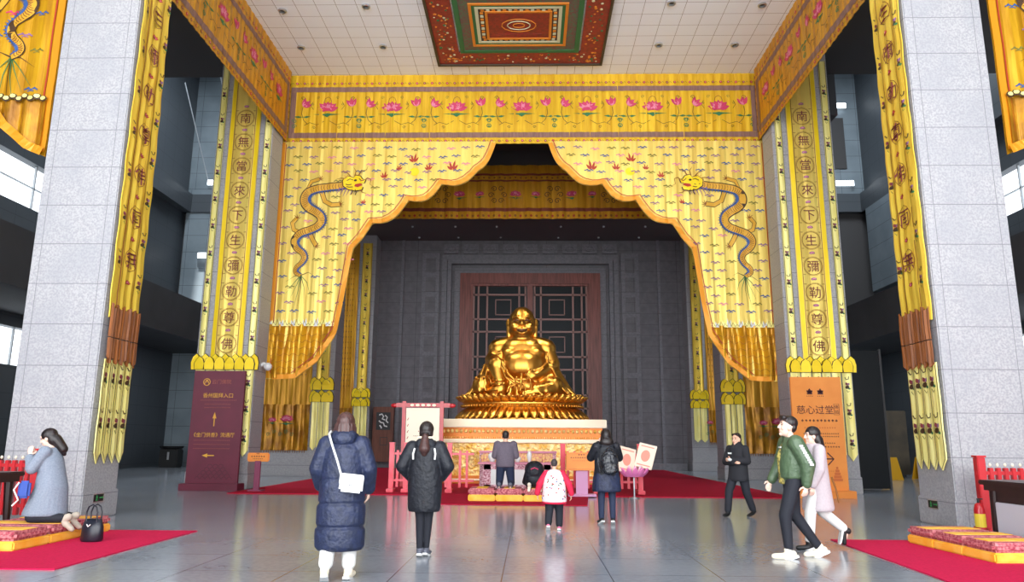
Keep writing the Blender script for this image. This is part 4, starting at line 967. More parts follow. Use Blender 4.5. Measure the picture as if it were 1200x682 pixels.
t, P = floor_sign((-9.35, 22.3, 0), 1.55, 3.5, 'tall maroon sign with gold lettering and arrows before left pillar', maroon, maroon)
P.strip([(.4+.1*cos(a), 3.16+.1*sin(a)) for a in [2*pi*i/16 for i in range(16)]], .02, gold_ink, closed=True)
P.strip([(.33, 3.1), (.37, 3.2), (.4, 3.14), (.43, 3.2), (.47, 3.1)], .02, gold_ink); P.ell(.4, 3.2, .025, .03, gold_ink)
P.text('云门佛院', .85, 3.17, .15, dim_ink); P.text('香州国拜入口', .78, 2.76, .155, gold_ink); hints(P, .8, 2.62, 1.1, dim_ink, .045); hints(P, .78, 2.5, .8, dim_ink, .045); hints(P, .78, 2.4, .8, dim_ink, .045)
arrow(P, .72, 2.06, .42, pi/2, .03, gold_ink); P.text('《金门供香》流通厅', .72, 1.6, .145, gold_ink)
for z in (1.44, 1.32, 1.2): hints(P, .7, z, 1.1, dim_ink, .045)
arrow(P, .62, 1.0, .36, pi, .03, gold_ink)
mp_ = mat('maroon_pattern', (74, 16, 36), .5)
for j in range(5):
    for i in range(7-j): P.strip([(.35+i*.16+j*.09+.07*cos(a), .32+j*.09+.07*sin(a)) for a in [pi*q/6 for q in range(7)]], .015, mp_)
P.done('lettering', t)
orange = mat('orange_sign_board', (240, 148, 62), .5, noise=((2, 2, 2), (228, 132, 50), .6)); ink = mat('dark_maroon_ink', (74, 18, 24), .5); faint = mat('faint_orange_ink', (206, 104, 44), .5)
t, P = floor_sign((8.1, 21.4, 0), 1.42, 3.32, 'tall orange sign with black calligraphy and right arrow before right pillar', orange, orange)
for u, k in ((.52, 0), (.82, 1)):
    P.petal(u, 2.86, .14, .09, 0, ink); P.petal(u, 2.86, .12, .08, .8, ink); P.petal(u, 2.86, .12, .08, -.8, ink); P.rect(u-.08, u+.08, 2.83, 2.86, ink); hints(P, u, 2.78, .2, ink, .04)
P.text('慈心过堂', .64, 2.4, .262, ink); P.text('体', 1.24, 2.48, .12, ink); P.text('验', 1.24, 2.34, .12, ink); P.strip([(1.17, 2.26), (1.31, 2.26), (1.31, 2.56), (1.17, 2.56)], .012, ink, closed=True)
hints(P, .74, 2.1, 1.05, ink, .09); hints(P, .74, 1.9, .9, faint, .06); hints(P, .76, 1.74, 1.0, ink, .05); hints(P, .76, 1.66, 1.0, ink, .05); hints(P, .74, 1.48, .8, ink, .05); hints(P, .86, 1.38, .8, ink, .06)
arrow(P, .84, 1.05, .4, 0, .035, ink, False)
for j in range(5): P.rect(1.13-.13+j*.025, 1.13+.13-j*.025, .45+j*.08, .52+j*.08, faint)
hints(P, .8, .72, .5, faint, .04); P.done('lettering', t)
t = empty('sign_board', (8.72, 16.4, 0), radians(80), 'edge of a dark maroon sign standing behind the front right pillar', 'sign')
b = MB(); b.box(-.5, .5, -.06, .06, .1, 3.7, maroon, .01); b.build('panel', t); b = MB(); b.box(-.55, .55, -.25, .25, 0, .14, maroon, .01); b.build('base', t)
# small direction sign on a post
t = empty('post_sign', (-7.85, 21.85, .025), 0, 'small orange sign on a slim purple post beside the maroon sign', 'sign')
pur = mat('purple_post', (128, 56, 84), .5)
b = MB(); b.box(-.32, .32, -.04, .04, .82, 1.07, orange, .03); b.build('panel', t); b = MB(); b.box(-.08, .08, -.04, .04, .04, .84, pur); b.box(-.2, .2, -.16, .16, 0, .04, pur); b.build('post', t)
P = Panel((-.32, -.043, .82), (1, 0, 0), (0, 0, 1), (0, -1, 0), 0, 1, 1); P.h = .004; P.rect(.27, .36, .215, .23, ink); hints(P, .32, .15, .42, ink, .06); hints(P, .32, .08, .3, ink, .035); P.done('lettering', t)
# orange notice box on a post, right of the altar
t = empty('notice_stand', (1.42, 20.9, .025), 0, 'orange notice box on a lilac post right of the altar', 'sign')
lil = mat('lilac_post', (196, 140, 176), .5)
b = MB(); b.box(-.42, .4, -.14, .1, .68, 1.16, orange, .015); b.build('panel', t); b = MB(); b.box(-.16, .16, -.06, .06, .06, .7, lil); b.build('post', t); b = MB(); b.box(-.38, .38, -.25, .25, 0, .06, lil, .01); b.build('base', t)
P = Panel((-.42, -.142, .68), (1, 0, 0), (0, 0, 1), (0, -1, 0), 0, 1, 1); P.h = .004; hints(P, .41, .42, .2, ink, .05); hints(P, .41, .34, .62, ink, .05); hints(P, .41, .26, .5, faint, .04); P.strip([(.04, .04), (.78, .04), (.78, .44), (.04, .44)], .01, faint, closed=True); P.done('lettering', t)
# open book stand with lotus
t = empty('book_stand', (2.8, 20.6, .0), 0, 'large open book on a pink lotus stand with a slim metal pole', 'stand')
b = MB(); b.cap((0, 0, .03), .025, (0, 0, .62), .025, steel, 8); b.lathe([(.14, 0), (.14, .02), (.03, .04)], steel, seg=16); b.build('pole', t, smooth=True)
b = MB(); petals(b, 12, .22, .16, .56, .8, .16, mat('lotus_pink_plastic', (240, 130, 190), .4), .16); petals(b, 10, .16, .12, .6, .86, .1, mat('lotus_pale_plastic', (250, 200, 220), .4), .13, .5); b.build('lotus', t)
b.xf(Matrix.Identity(4)); bk = mat('cream_page', (244, 222, 200), .6); bo = mat('orange_page_ornament', (236, 150, 130), .6)
for s_, dx, dz, tilt in ((-1, -.3, 1.0, 14), (1, .22, 1.1, 14)):
    M4 = Matrix.Translation((dx+.1, -.05, dz)) @ Matrix.Rotation(radians(tilt), 4, 'Y') @ Matrix.Rotation(radians(-18*s_), 4, 'Z') @ Matrix.Rotation(radians(-12), 4, 'X')
    b = MB(); b.box(-.24, .24, -.03, .03, -.33, .33, bk, .01); b.xf(M4); pg = b.build('book_page', t)
    b = MB(); b.ell((0, -.035, 0), (.12, .006, .16), bo, seg=12); b.box(-.18, .18, -.034, -.03, -.27, -.24, bo); b.box(-.18, .18, -.034, -.03, .24, .27, bo); b.xf(M4); b.build('page_ornament', pg)
# lit notice board with red frame, left of the pedestal
t = empty('display_board', (-3.5, 24.6, .025), 0, 'tall cream display board in a red frame left of the pedestal', 'board')
b = MB(); b.box(-.55, .55, -.04, .04, .25, 2.5, mat('cream_board', (246, 238, 214), .5)); pn = b.build('panel', t)
b = MB()
for x in (-.62, .62): b.box(x-.06, x+.06, -.07, .07, 0, 2.72, red_w)
b.box(-.9, .9, -.06, .06, 2.52, 2.66, red_w, .02); b.box(-.62, .62, -.05, .05, .12, .25, red_w)
for x in (-.95, .95): b.ell((x, 0, 2.58), (.12, .06, .07), red_w)
b.build('frame', t)
P = Panel((-.55, -.045, 0), (1, 0, 0), (0, 0, 1), (0, -1, 0), 0, 1, 1); P.h = .004; hints(P, .55, 1.75, .3, e_red, .05); hints(P, .55, 1.6, .6, e_brown, .04)
for k in range(9): P.strip([(.05, .5+k*.2), (.09, .58+k*.2)], .02, e_red)
for k in range(5): P.ell(.2+k*.18, 2.59, .07, .04, cream, h=.07)
P.done('print', t)
# wooden notice cabinet far left
t = empty('notice_cabinet', (-8.0, 41.2, .35), 0, 'brown wooden notice cabinet with white picture against the rear left wall', 'board')
b = MB(); b.box(-.6, .55, -.15, .15, 0, 2.95, mat('brown_wood', (120, 70, 52), .5, noise=((8, 8, 1), (90, 50, 38), .7)), .02); b.build('body', t)
P = Panel((-.6, -.155, 0), (1, 0, 0), (0, 0, 1), (0, -1, 0), 0, 1, 1); P.h = .005; P.rect(.2, .98, 1.7, 2.65, dark_m)
for pts_ in ([(.35, 2.5), (.5, 2.56), (.6, 2.42), (.52, 2.3), (.68, 2.24)], [(.68, 2.5), (.8, 2.38), (.74, 2.2), (.86, 2.08)], [(.35, 2.2), (.46, 2.1), (.6, 2.08), (.66, 1.92), (.82, 1.88)], [(.4, 1.95), (.5, 1.84), (.48, 1.78)]): P.strip(pts_, .07, white_m, .01)
P.strip([(.45, .9), (.85, .9), (.85, 1.3), (.45, 1.3)], .04, dark_m, closed=True); P.done('picture', t)
# trash bin far left, grey holder and yellow floor signs
t = empty('waste_bin', (-19.3, 40.5, 0), 0, 'black waste bin with flared rim by the rear wall of left aisle', 'bin')
b = MB(); b.box(-.5, .5, -.35, .35, 0, .95, black_m, .05); b.build('body', t); b = MB(); b.loft([(0, 0, .95, .5, .35), (0, 0, 1.02, .62, .45), (0, 0, 1.12, .66, .48)], black_m, 12); b.box(-.05, .05, -.37, -.34, .4, .8, steel); b.build('lid', t)
ylw = mat('yellow_plastic', (226, 170, 30), .5)
for x, y, lb_ in ((15.2, 32.5, 'left of two yellow folding floor signs in dark right aisle'), (17.0, 33.4, 'right of two yellow folding floor signs in dark right aisle')):
    t = empty('floor_sign', (x, y, 0), .2, lb_, 'sign')
    for s_ in (-1, 1):
        b = MB(); b.prism([(-.4, 0), (.4, 0), (.32, .95), (-.32, .95)], -.015, .015, ylw); b.xf(Matrix.Translation((0, s_*.22, 0)) @ Matrix.Rotation(radians(s_*13), 4, 'X')); b.build('panel', t)
t = empty('standing_screen', (15.9, 35.5, 0), 0, 'dull brown freestanding panel in the dark right aisle', 'screen')
b = MB(); b.box(-1.6, 1.6, -.06, .06, .1, 3.0, mat('dull_brown_panel', (92, 82, 66), .6, noise=((1.5, 1.5, 1.5), (66, 60, 52), .8)), .02); b.build('panel', t)
for x in (-1.2, 1.2): b = MB(); b.box(x-.05, x+.05, -.3, .3, 0, .1, black_m); b.build('foot', t)
t = empty('glass_panel', (10.9, 25.6, 0), 0, 'dark glass door leaf with steel pull handle right of the orange sign', 'door')
b = MB(); b.box(-.9, 1.0, -.03, .03, .02, 4.6, mat('black_glass', (14, 17, 20), .25, spec=.3)); b.build('glass', t); b = MB(); b.box(-.95, -.88, -.05, .05, 0, 4.65, dark_m); b.box(1.0, 1.07, -.05, .05, 0, 4.65, dark_m); b.build('frame', t)
b = MB(); b.tube([(-.05, -.1, .7), (-.05, -.1, 2.0)], .025, steel); b.tube([(-.05, -.1, .8), (-.05, -.03, .8)], .015, steel); b.tube([(-.05, -.1, 1.9), (-.05, -.03, 1.9)], .015, steel); b.build('handle', t)

# ================================================================== PEOPLE
def lerp(a, b, t): return V(a)*(1-t)+V(b)*t
def hand(b, w, d, n, m, s=1.0, curl=.5, thumb=1):
    """palm at wrist w, fingers along d, palm facing n; each finger two bent segments"""
    w = V(w); d = V(d).normalized(); n = (V(n)-d*V(n).dot(d)).normalized(); sd = d.cross(n)
    b.cap(w-d*.02*s, .024*s, w+d*.075*s, .034*s, m, 10, (n, .5))
    for k, (o, L) in enumerate(((-.03, .062), (-.011, .074), (.01, .07), (.03, .055))):
        p0 = w+d*.075*s+sd*o*s; d1 = (d+n*curl*.5).normalized(); d2 = (d+n*curl*1.6).normalized()
        p1 = p0+d1*L*.55*s; p2 = p1+d2*L*.5*s; b.cap(p0, .0098*s, p1, .009*s, m, 8); b.cap(p1, .009*s, p2, .0078*s, m, 8)
    t0 = w+d*.03*s-sd*thumb*.03*s; t1 = t0+(d*.6-sd*thumb*.8+n*.4).normalized()*.04*s; b.cap(t0, .013*s, t1, .011*s, m, 8); b.cap(t1, .011*s, t1+(d+n*.5-sd*thumb*.2).normalized()*.03*s, .009*s, m, 8)
def Rh(yaw, pitch, roll=0): return Matrix.Rotation(radians(yaw), 3, 'Z') @ Matrix.Rotation(radians(pitch), 3, 'X') @ Matrix.Rotation(radians(roll), 3, 'Y')
class Fig:
    def __init__(s, label, loc, face, sc=1.0, skin_m=None, J=None, head=(0, 0, 0)):
        s.t = empty('person', loc, radians(face), label, 'person'); s.sc = sc; s.skin = skin_m or skin
        j = dict(pelvis=(0, 0, .93), waist=(0, 0, 1.08), chest=(0, .0, 1.27), neck=(0, -.01, 1.42), head=(0, .02, 1.56),
                 shL=(-.18, 0, 1.37), elL=(-.24, -.03, 1.1), wrL=(-.23, .06, .86), hdL=(0, .1, -1), shR=(.18, 0, 1.37), elR=(.24, -.03, 1.1), wrR=(.23, .06, .86), hdR=(0, .1, -1),
                 hipL=(-.09, 0, .9), knL=(-.1, .02, .49), anL=(-.1, -.02, .08), toL=(-.12, .15, .03), hipR=(.09, 0, .9), knR=(.1, .02, .49), anR=(.1, -.02, .08), toR=(.12, .15, .03), nL=(1, 0, 0), nR=(-1, 0, 0), curl=.6)
        j.update(J or {}); s.j = {k: (V(v)*(sc if k[:2] not in ('hd', 'nL', 'nR') or k == 'head' else 1) if isinstance(v, tuple) else v) for k, v in j.items()}
        s.j['hdL'] = V(j['hdL']); s.j['hdR'] = V(j['hdR']); s.HR = Rh(*head); s.body()
    def H(s, x, y, z): return s.j['head']+s.HR @ (V((x, y, z))*s.sc)
    def body(s):
        j, k, m, b = s.j, s.sc, s.skin, MB(); R3 = s.HR
        b.ell(s.H(0, -.01, .03), (.078*k, .097*k, .1*k), m, R3, 20, 14); b.ell(s.H(0, .02, -.045), (.064*k, .072*k, .075*k), m, R3, 18)
        b.cap(s.H(0, .055, -.085), .03*k, s.H(0, .07, -.095), .024*k, m, 10)
        b.cap(s.H(0, .085, .03), .01*k, s.H(0, .108, -.018), .015*k, m, 8); b.ell(s.H(0, .088, -.058), (.024*k, .012*k, .012*k), m, R3)
        b.cap(s.H(-.05, .075, .045), .014*k, s.H(.05, .075, .045), .014*k, m, 8)
        for q in (-1, 1): b.ell(s.H(q*.078, 0, -.01), (.012*k, .022*k, .032*k), m, R3); b.ell(s.H(q*.038, .066, -.025), (.028*k, .02*k, .024*k), m, R3)
        b.cap(s.H(0, -.02, -.06), .052*k, j['neck'], .055*k, m); b.cap(j['neck'], .06*k, j['chest'], .12*k, m, sq=((0, 1, 0), .8))
        b.cap(j['chest'], .13*k, j['waist'], .11*k, m, sq=((0, 1, 0), .75)); b.cap(j['waist'], .115*k, j['pelvis'], .13*k, m, sq=((0, 1, 0), .8))
        for q in 'LR':
            b.cap(j['chest'].lerp(j['sh'+q], .5), .06*k, j['sh'+q], .052*k, m); b.cap(j['sh'+q], .048*k, j['el'+q], .038*k, m); b.cap(j['el'+q], .038*k, j['wr'+q], .026*k, m)
            hand(b, j['wr'+q], j['hd'+q], j['n'+q], m, k, j['curl'], 1 if q == 'L' else -1)
            b.cap(j['pelvis'], .11*k, j['hip'+q], .085*k, m); b.cap(j['hip'+q], .08*k, j['kn'+q], .05*k, m); b.cap(j['kn'+q], .05*k, j['an'+q], .034*k, m); b.cap(j['an'+q]-V((0, 0, .022*k)), .03*k, j['to'+q].lerp(j['an'+q], .35)-V((0, 0, .022*k)), .02*k, m)
        s.b = b.build('body', s.t, voxel=.0065, it=2)
        b = MB()
        for q in (-1, 1): b.ell(s.H(q*.032, .083, .018), (.013*k, .006*k, .0055*k), black_m, R3, 10, 6); b.tube([s.H(q*.018, .09, .042), s.H(q*.034, .092, .047), s.H(q*.052, .08, .042)], .004*k, hair_b, 6)
        b.build('eyes', s.b); b = MB(); b.ell(s.H(0, .097, -.058), (.021*k, .005*k, .006*k), lip, R3, 10, 6); b.build('lips', s.b)
    def part(s, name, m, prims, voxel=.012, it=3, parent=None):
        b = MB()
        for p in prims:
            if p[0] == 'e': b.ell(p[1], p[2], m, p[3] if len(p) > 3 else None)
            elif p[0] == 'l': b.loft(p[1], m, 28, p[2] if len(p) > 2 else None)
            else: b.cap(p[0], p[1], p[2], p[3], m, 14, p[4] if len(p) > 4 else None)
        return b.build(name, parent or s.t, voxel=voxel, it=it)
    def shoes(s, m, sole=None, big=1.0, boot=False):
        k = s.sc*big
        for q in 'LR':
            a, t = s.j['an'+q], s.j['to'+q]; d = (t-a); b = MB(); fl = V((d.x, d.y, d.z)); fl.normalize(); up = V((0, 0, 1)) if abs(fl.z) < .8 else V((0, -1, 0)); up = (up-fl*up.dot(fl)).normalized()
            heel = a-fl*.035*k-up*.03*k; b.cap(heel, .036*k, a+fl*.06*k-up*.03*k, .04*k, m, 14); b.cap(a+fl*.05*k-up*.03*k, .042*k, t+fl*.005*k, .034*k, m, 14, (up, .85)); b.cap(a-up*.02*k, .044*k, a+up*(.1 if boot else .02)*k, .046*k, m, 14)
            o = b.build('shoe', s.t, voxel=.007, it=2)
            if sole is not None:
                sd = fl.cross(up); P = []
                for x, w in ((-.075, .03), (-.05, .038), (.0, .036), (.06, .042), (.12, .043), (.17, .034), (.195, .016)):
                    P.append((x, w))
                ring = [(x, w) for x, w in P]+[(x, -w) for x, w in P[::-1]]; b = MB()
                b.add([a+fl*x*k*1.02+sd*w*k-up*(.05 if h_ == 0 else .075)*k for h_ in (0, 1) for x, w in ring], [list(range(14)), list(range(27, 13, -1))]+[(i, i+14, (i+1) % 14+14, (i+1) % 14) for i in range(14)], sole)
                b.build('sole', o)
    def trousers(s, m, r=(.1, .07, .055), name='trousers', lo=.88):
        j, k = s.j, s.sc; P = [(j['waist'].lerp(j['pelvis'], .5), .125*k, j['pelvis'], .14*k, ((0, 1, 0), .85))]
        for q in 'LR': P += [(j['pelvis'], .12*k, j['hip'+q], r[0]*k), (j['hip'+q], r[0]*k, j['kn'+q], r[1]*k), (j['kn'+q], r[1]*k, j['kn'+q].lerp(j['an'+q], lo), r[2]*k)]
        return s.part(name, m, P, .01)
    def sleeves(s, r=(.075, .062, .05), e=.94):
        j, k = s.j, s.sc; P = []
        for q in 'LR': P += [(j['chest'].lerp(j['sh'+q], .55), .085*k, j['sh'+q], r[0]*k), (j['sh'+q], r[0]*k, j['el'+q], r[1]*k), (j['el'+q], r[1]*k, j['el'+q].lerp(j['wr'+q], e), r[2]*k)]
        return P
    def torso(s, r=(.14, .15, .16, .17), sq=.78):
        j, k = s.j, s.sc; A = ((0, 1, 0), sq)
        return [(j['neck']-V((0, 0, .03*k)), .075*k, j['chest'], r[0]*k, A), (j['chest'], r[1]*k, j['waist'], r[2]*k, A), (j['waist'], r[2]*k, j['pelvis'], r[3]*k, A)]
    def hair(s, m, prims): return s.part('hair', m, [('e', s.H(*p[1]), tuple(x*s.sc for x in p[2]), s.HR) if p[0] == 'e' else (s.H(*p[0]), p[1]*s.sc, s.H(*p[2]), p[3]*s.sc) for p in prims], .008, 2)
def quilt(period, amp, ph=0): return lambda a, z: amp*abs(sin(pi*(z-ph)/period))+.012*sin(3*a+z*9)
navy_q = mat('navy_padded_cloth', (34, 43, 74), .55, noise=((14, 14, 14), (22, 30, 54), .8), bump=((18, 18, 18), .5, .03))
black_q = mat('black_padded_cloth', (23, 26, 36), .6, noise=((14, 14, 14), (15, 17, 26), .8), bump=((18, 18, 18), .5, .03))
black_t = mat('black_trouser_cloth', (26, 28, 38), .8); navy_t = mat('navy_trouser_cloth', (36, 46, 72), .8); cream_t = mat('cream_trouser_cloth', (226, 224, 220), .8)
grey_j = mat('grey_purple_jacket', (104, 94, 106), .8, noise=((30, 30, 30), (90, 80, 92), .6)); green_j = mat('green_bomber_cloth', (82, 102, 74), .45, noise=((20, 20, 20), (62, 82, 58), .7), bump=((22, 22, 22), .5, .02))
pink_k = mat('pale_pink_grey_coat', (196, 184, 188), .8, noise=((40, 40, 40), (180, 168, 174), .5)); blue_g = mat('blue_grey_wool', (138, 148, 162), .9, noise=((50, 50, 50), (116, 126, 142), .7)); red_k = mat('red_child_sleeve', (214, 24, 66), .7)
flor = mat('white_floral_vest', (240, 236, 232), .7, noise=((24, 24, 24), (232, 190, 200), .8)); sneak = mat('cream_sneaker', (236, 226, 204), .6); sh_grey = mat('grey_sneaker', (96, 98, 110), .6)
Gd = lambda x, y, z=0: Gz(x, y, z)

# 1 woman in long navy padded coat with white bag, walking away
f = Fig('woman in long navy padded coat with white shoulder bag walking away', (-2.05, 8.35, 0), 4, 1.03, skin_p, dict(
    knL=(-.1, -.02, .49), anL=(-.11, -.16, .1), toL=(-.13, -.02, .03), knR=(.1, .06, .49), anR=(.1, .02, .07), toR=(.12, .19, .03), elL=(-.27, .0, 1.12), wrL=(-.25, .14, .93), elR=(.27, .0, 1.12), wrR=(.26, .12, .9)))
f.trousers(cream_t, (.1, .085, .075), lo=.8); f.shoes(sneak, white_m, 1.05)
f.part('coat', navy_q, [('l', [(0, 0, .3, .235, .19), (0, 0, .34, .265, .22), (0, 0, .46, .27, .225), (0, 0, .52, .268, .22), (0, 0, .545, .238, .19), (0, 0, .57, .262, .215), (0, 0, .72, .266, .21), (0, 0, .765, .26, .205), (0, 0, .79, .232, .185), (0, 0, .815, .255, .2), (0, 0, .98, .25, .195), (0, 0, 1.02, .244, .19), (0, 0, 1.04, .225, .175), (0, 0, 1.06, .24, .188), (0, 0, 1.22, .235, .18), (0, 0, 1.36, .22, .16), (0, 0, 1.44, .15, .12), (0, 0, 1.48, .1, .1)], lambda a, z: .012*sin(5*a+z*7))]+f.sleeves((.1, .092, .075)), .011, 2)
f.part('hood', navy_q, [(f.H(-.07, -.07, -.1), .07, f.H(.07, -.07, -.1), .07), (f.H(-.1, -.02, -.12), .06, f.H(-.05, .06, -.14), .05), (f.H(.1, -.02, -.12), .06, f.H(.05, .06, -.14), .05), ('e', f.H(0, -.1, -.13), (.13, .075, .09))], .01, 3)
f.hair(hair_br, [('e', (0, -.015, .05), (.102, .116, .108)), ('e', (0, -.05, -.04), (.108, .08, .13)), ((-.08, .0, -.02), .04, (-.088, .02, -.12), .03), ((.08, .0, -.02), .04, (.088, .02, -.12), .03)]+[((.1*cos(a), -.03-.085*abs(sin(a)), .02), .014, (.115*cos(a), -.04-.095*abs(sin(a)), -.15), .01) for a in [pi*i/9 for i in range(10)]])
# bag across her back
t = empty('shoulder_bag', (-2.0, 8.1, 0), radians(4), 'small white handbag hanging on a strap behind the long navy coat', 'bag')
b = MB(); b.box(-.12, .13, -.04, .04, .92, 1.11, white_m, .025); o = b.build('bag_body', t); o.rotation_euler.y = .1; b = MB(); b.box(-.122, .132, -.05, -.038, 1.0, 1.11, mat('white_bag_flap', (214, 214, 210), .4), .005); b.cap((0, -.058, 1.01), .012, (0, -.058, 1.0), .012, steel, 8); fl_ = b.build('flap', t); fl_.rotation_euler.y = .1
b = MB(); b.tube([(-.01, 0, 1.1), (-.06, -.0, 1.25), (-.12, .01, 1.4), (-.17, .06, 1.52), (-.17, .16, 1.55)], .012, white_m, 6); b.build('strap', t)

# 2 woman, black knee-length coat, ponytail
f = Fig('woman in black hooded coat with low ponytail walking away, black leggings', (-1.37, 10.0, 0), 0, 1.0, skin_p, dict(
    knL=(-.05, .0, .49), anL=(-.04, -.03, .08), toL=(-.05, .13, .03), knR=(.05, .05, .49), anR=(.03, .05, .08), toR=(.05, .22, .03), elL=(-.3, -.04, 1.13), wrL=(-.2, .1, .98), hdL=(.5, 1, 0), elR=(.3, -.04, 1.13), wrR=(.2, .1, .98), hdR=(-.5, 1, 0)))
f.trousers(black_t, (.09, .062, .042), 'leggings', .95); f.shoes(sh_grey, white_m)
f.part('coat', black_q, [('l', [(0, 0, .56, .2, .16), (0, 0, .6, .215, .17), (0, 0, .9, .225, .175), (0, 0, 1.1, .215, .165), (0, 0, 1.28, .215, .15), (0, 0, 1.38, .19, .14), (0, 0, 1.44, .11, .1)], lambda a, z: .015*sin(5*a+z*7)+.01*sin(z*30))]+f.sleeves((.095, .085, .065)), .011, 2)
f.part('hood', black_q, [('e', f.H(0, -.09, -.15), (.14, .08, .1)), (f.H(-.1, -.02, -.14), .05, f.H(-.06, .06, -.15), .04), (f.H(.1, -.02, -.14), .05, f.H(.06, .06, -.15), .04)], .01, 3)
f.hair(hair_b, [('e', (0, -.015, .05), (.098, .114, .108)), ('e', (0, -.04, .0), (.094, .085, .095)), ('e', (0, -.11, -.03), (.045, .04, .04))])
b = MB(); b.cap(f.H(0, -.13, -.05), .045, f.H(0, -.17, -.2), .075, hair_br); b.cap(f.H(0, -.17, -.2), .075, f.H(0, -.16, -.26), .045, hair_br); b.build('ponytail', f.t, voxel=.008, it=2)
b = MB(); b.cap(f.H(-.09, -.12, -.06), .014, f.H(.09, -.12, -.06), .014, cream, 8); b.build('hair_band', f.t)
b = MB()
for q in (-1, 1): b.tube([(q*.14, -.17, 1.22), (q*.145, -.16, 1.29), (q*.13, -.13, 1.36)], .013, white_m, 6)
b.build('white_trim', f.t)

# 3 man kneeling on the kneeler, seen from behind
kn = dict(pelvis=(0, 0, .52), waist=(0, .0, .68), chest=(0, .02, .88), neck=(0, .03, 1.04), head=(0, .06, 1.17), shL=(-.19, .02, .98), elL=(-.25, .05, .72), wrL=(-.1, .2, .82), hdL=(.5, .3, .9), shR=(.19, .02, .98), elR=(.25, .05, .72), wrR=(.1, .2, .82), hdR=(-.5, .3, .9),
          hipL=(-.1, .0, .5), knL=(-.14, .12, .09), anL=(-.13, -.28, .07), toL=(-.13, -.34, -.06), hipR=(.1, .0, .5), knR=(.14, .12, .09), anR=(.13, -.28, .07), toR=(.13, -.34, -.06))
f = Fig('man in grey jacket and navy trousers kneeling upright before the altar', (-.62, 19.35, .33), 0, 1.08, skin, kn)
f.trousers(navy_t, (.115, .085, .065)); f.shoes(sh_grey, None, 1.1)
f.part('jacket', grey_j, [('l', [(0, 0, .5, .23, .17), (0, 0, .54, .24, .18), (0, 0, .8, .235, .165), (0, .02, .98, .23, .15), (0, .03, 1.08, .19, .12), (0, .03, 1.13, .09, .08)])]+f.sleeves((.09, .08, .06)), .011, 3)
f.hair(hair_b, [('e', (0, -.02, .045), (.085, .1, .09)), ('e', (0, -.05, .0), (.078, .06, .06))])

# 4 person bowing low on the kneeler
f = Fig('person in black jacket and white shoes bowing low beside the kneeling man', (.12, 19.3, .33), 0, 1.0, skin, dict(pelvis=(0, -.2, .34), waist=(0, -.04, .42), chest=(0, .16, .4), neck=(0, .3, .32), head=(0, .42, .24), shL=(-.17, .2, .36), elL=(-.24, .3, .12), wrL=(-.14, .5, .05), hdL=(.2, 1, 0), nL=(0, 0, -1), shR=(.17, .2, .36), elR=(.24, .3, .12), wrR=(.14, .5, .05), hdR=(-.2, 1, 0), nR=(0, 0, -1),
    hipL=(-.1, -.2, .32), knL=(-.15, .1, .09), anL=(-.13, -.38, .08), toL=(-.14, -.47, -.04), hipR=(.1, -.2, .32), knR=(.15, .1, .09), anR=(.13, -.38, .08), toR=(.14, -.47, -.04)), (0, -55, 0))
f.trousers(black_t, (.12, .09, .07)); f.shoes(sneak, None, 1.1)
f.part('jacket', black_q, [('e', (0, -.16, .4), (.24, .2, .24)), ('e', (0, .04, .44), (.25, .26, .22)), ((0, .1, .4), .19, (0, .25, .32), .13, ((0, 0, 1), .9)), ('e', (0, -.2, .22), (.22, .14, .2))]+f.sleeves((.08, .075, .06)), .011, 3)
f.hair(hair_b, [('e', (0, -.02, .045), (.086, .102, .095)), ('e', (0, -.05, .0), (.08, .06, .06))])
b = MB(); b.tube([(-.09, -.375, .46), (0, -.39, .5), (.09, -.375, .46)], .015, e_pink, 6); b.build('pink_back_print', f.t)

# 5 child
f = Fig('small child in white flowered vest with red sleeves and pink shoes', (.42, 13.1, 0), -4, .68, skin, dict(pelvis=(0, 0, .82), waist=(0, 0, 1.0), chest=(0, 0, 1.24), neck=(0, 0, 1.42), head=(0, .01, 1.59), hipL=(-.1, 0, .78), knL=(-.13, -.02, .44), anL=(-.15, -.12, .13), toL=(-.16, .02, .05), hipR=(.1, 0, .78), knR=(.12, .05, .44), anR=(.12, .05, .08), toR=(.13, .22, .04),
    elL=(-.34, .0, 1.08), wrL=(-.42, .05, .84), elR=(.34, .0, 1.08), wrR=(.42, .05, .84)))
f.trousers(black_t, (.14, .1, .09), lo=.85); f.shoes(mat('pink_shoe', (220, 110, 140), .6), white_m, 1.25)
k = .68; f.part('sleeves', red_k, [(V((x*k, 0, 1.36*k)), .09*k, V((x*1.85*k, 0, 1.1*k)), .085*k) for x in (-.2, .2)]+[(V((x*1.85*k, 0, 1.1*k)), .085*k, V((x*2.15*k, .04*k, .88*k)), .07*k) for x in (-.2, .2)], .009, 2)
v_ = f.part('vest', flor, [('l', [(0, 0, .66*k, .29*k, .23*k), (0, 0, .7*k, .31*k, .25*k), (0, 0, 1.0*k, .29*k, .23*k), (0, 0, 1.25*k, .26*k, .2*k), (0, 0, 1.4*k, .2*k, .15*k), (0, 0, 1.46*k, .1*k, .1*k)])], .009, 3)
b = MB(); b.loft([(0, 0, .63*k, .28*k, .225*k), (0, 0, .63*k, .3*k, .24*k), (0, 0, .68*k, .315*k, .255*k)], red_k, 28); b.build('red_hem', v_, smooth=True)
b = MB(); rr = random.Random(8)
for i in range(90):
    a = rr.uniform(0, 2*pi); z = rr.uniform(.74, 1.32)*k; t_ = (z/k-.7); r_ = (.308-(.07*t_ if t_ < .3 else .021+.12*(t_-.3)))*k; b.ell((r_*cos(a), (r_-.06*k)*sin(a), z), (.014, .014, .012), rr.choice((e_red, e_blue, e_green, e_pink)), seg=7, n=5)
b.build('flower_print', v_)
f.hair(mat('short_dark_hair', (62, 52, 52), .6), [('e', (0, -.02, .04), (.084, .1, .096)), ('e', (0, -.04, .01), (.079, .07, .07))])

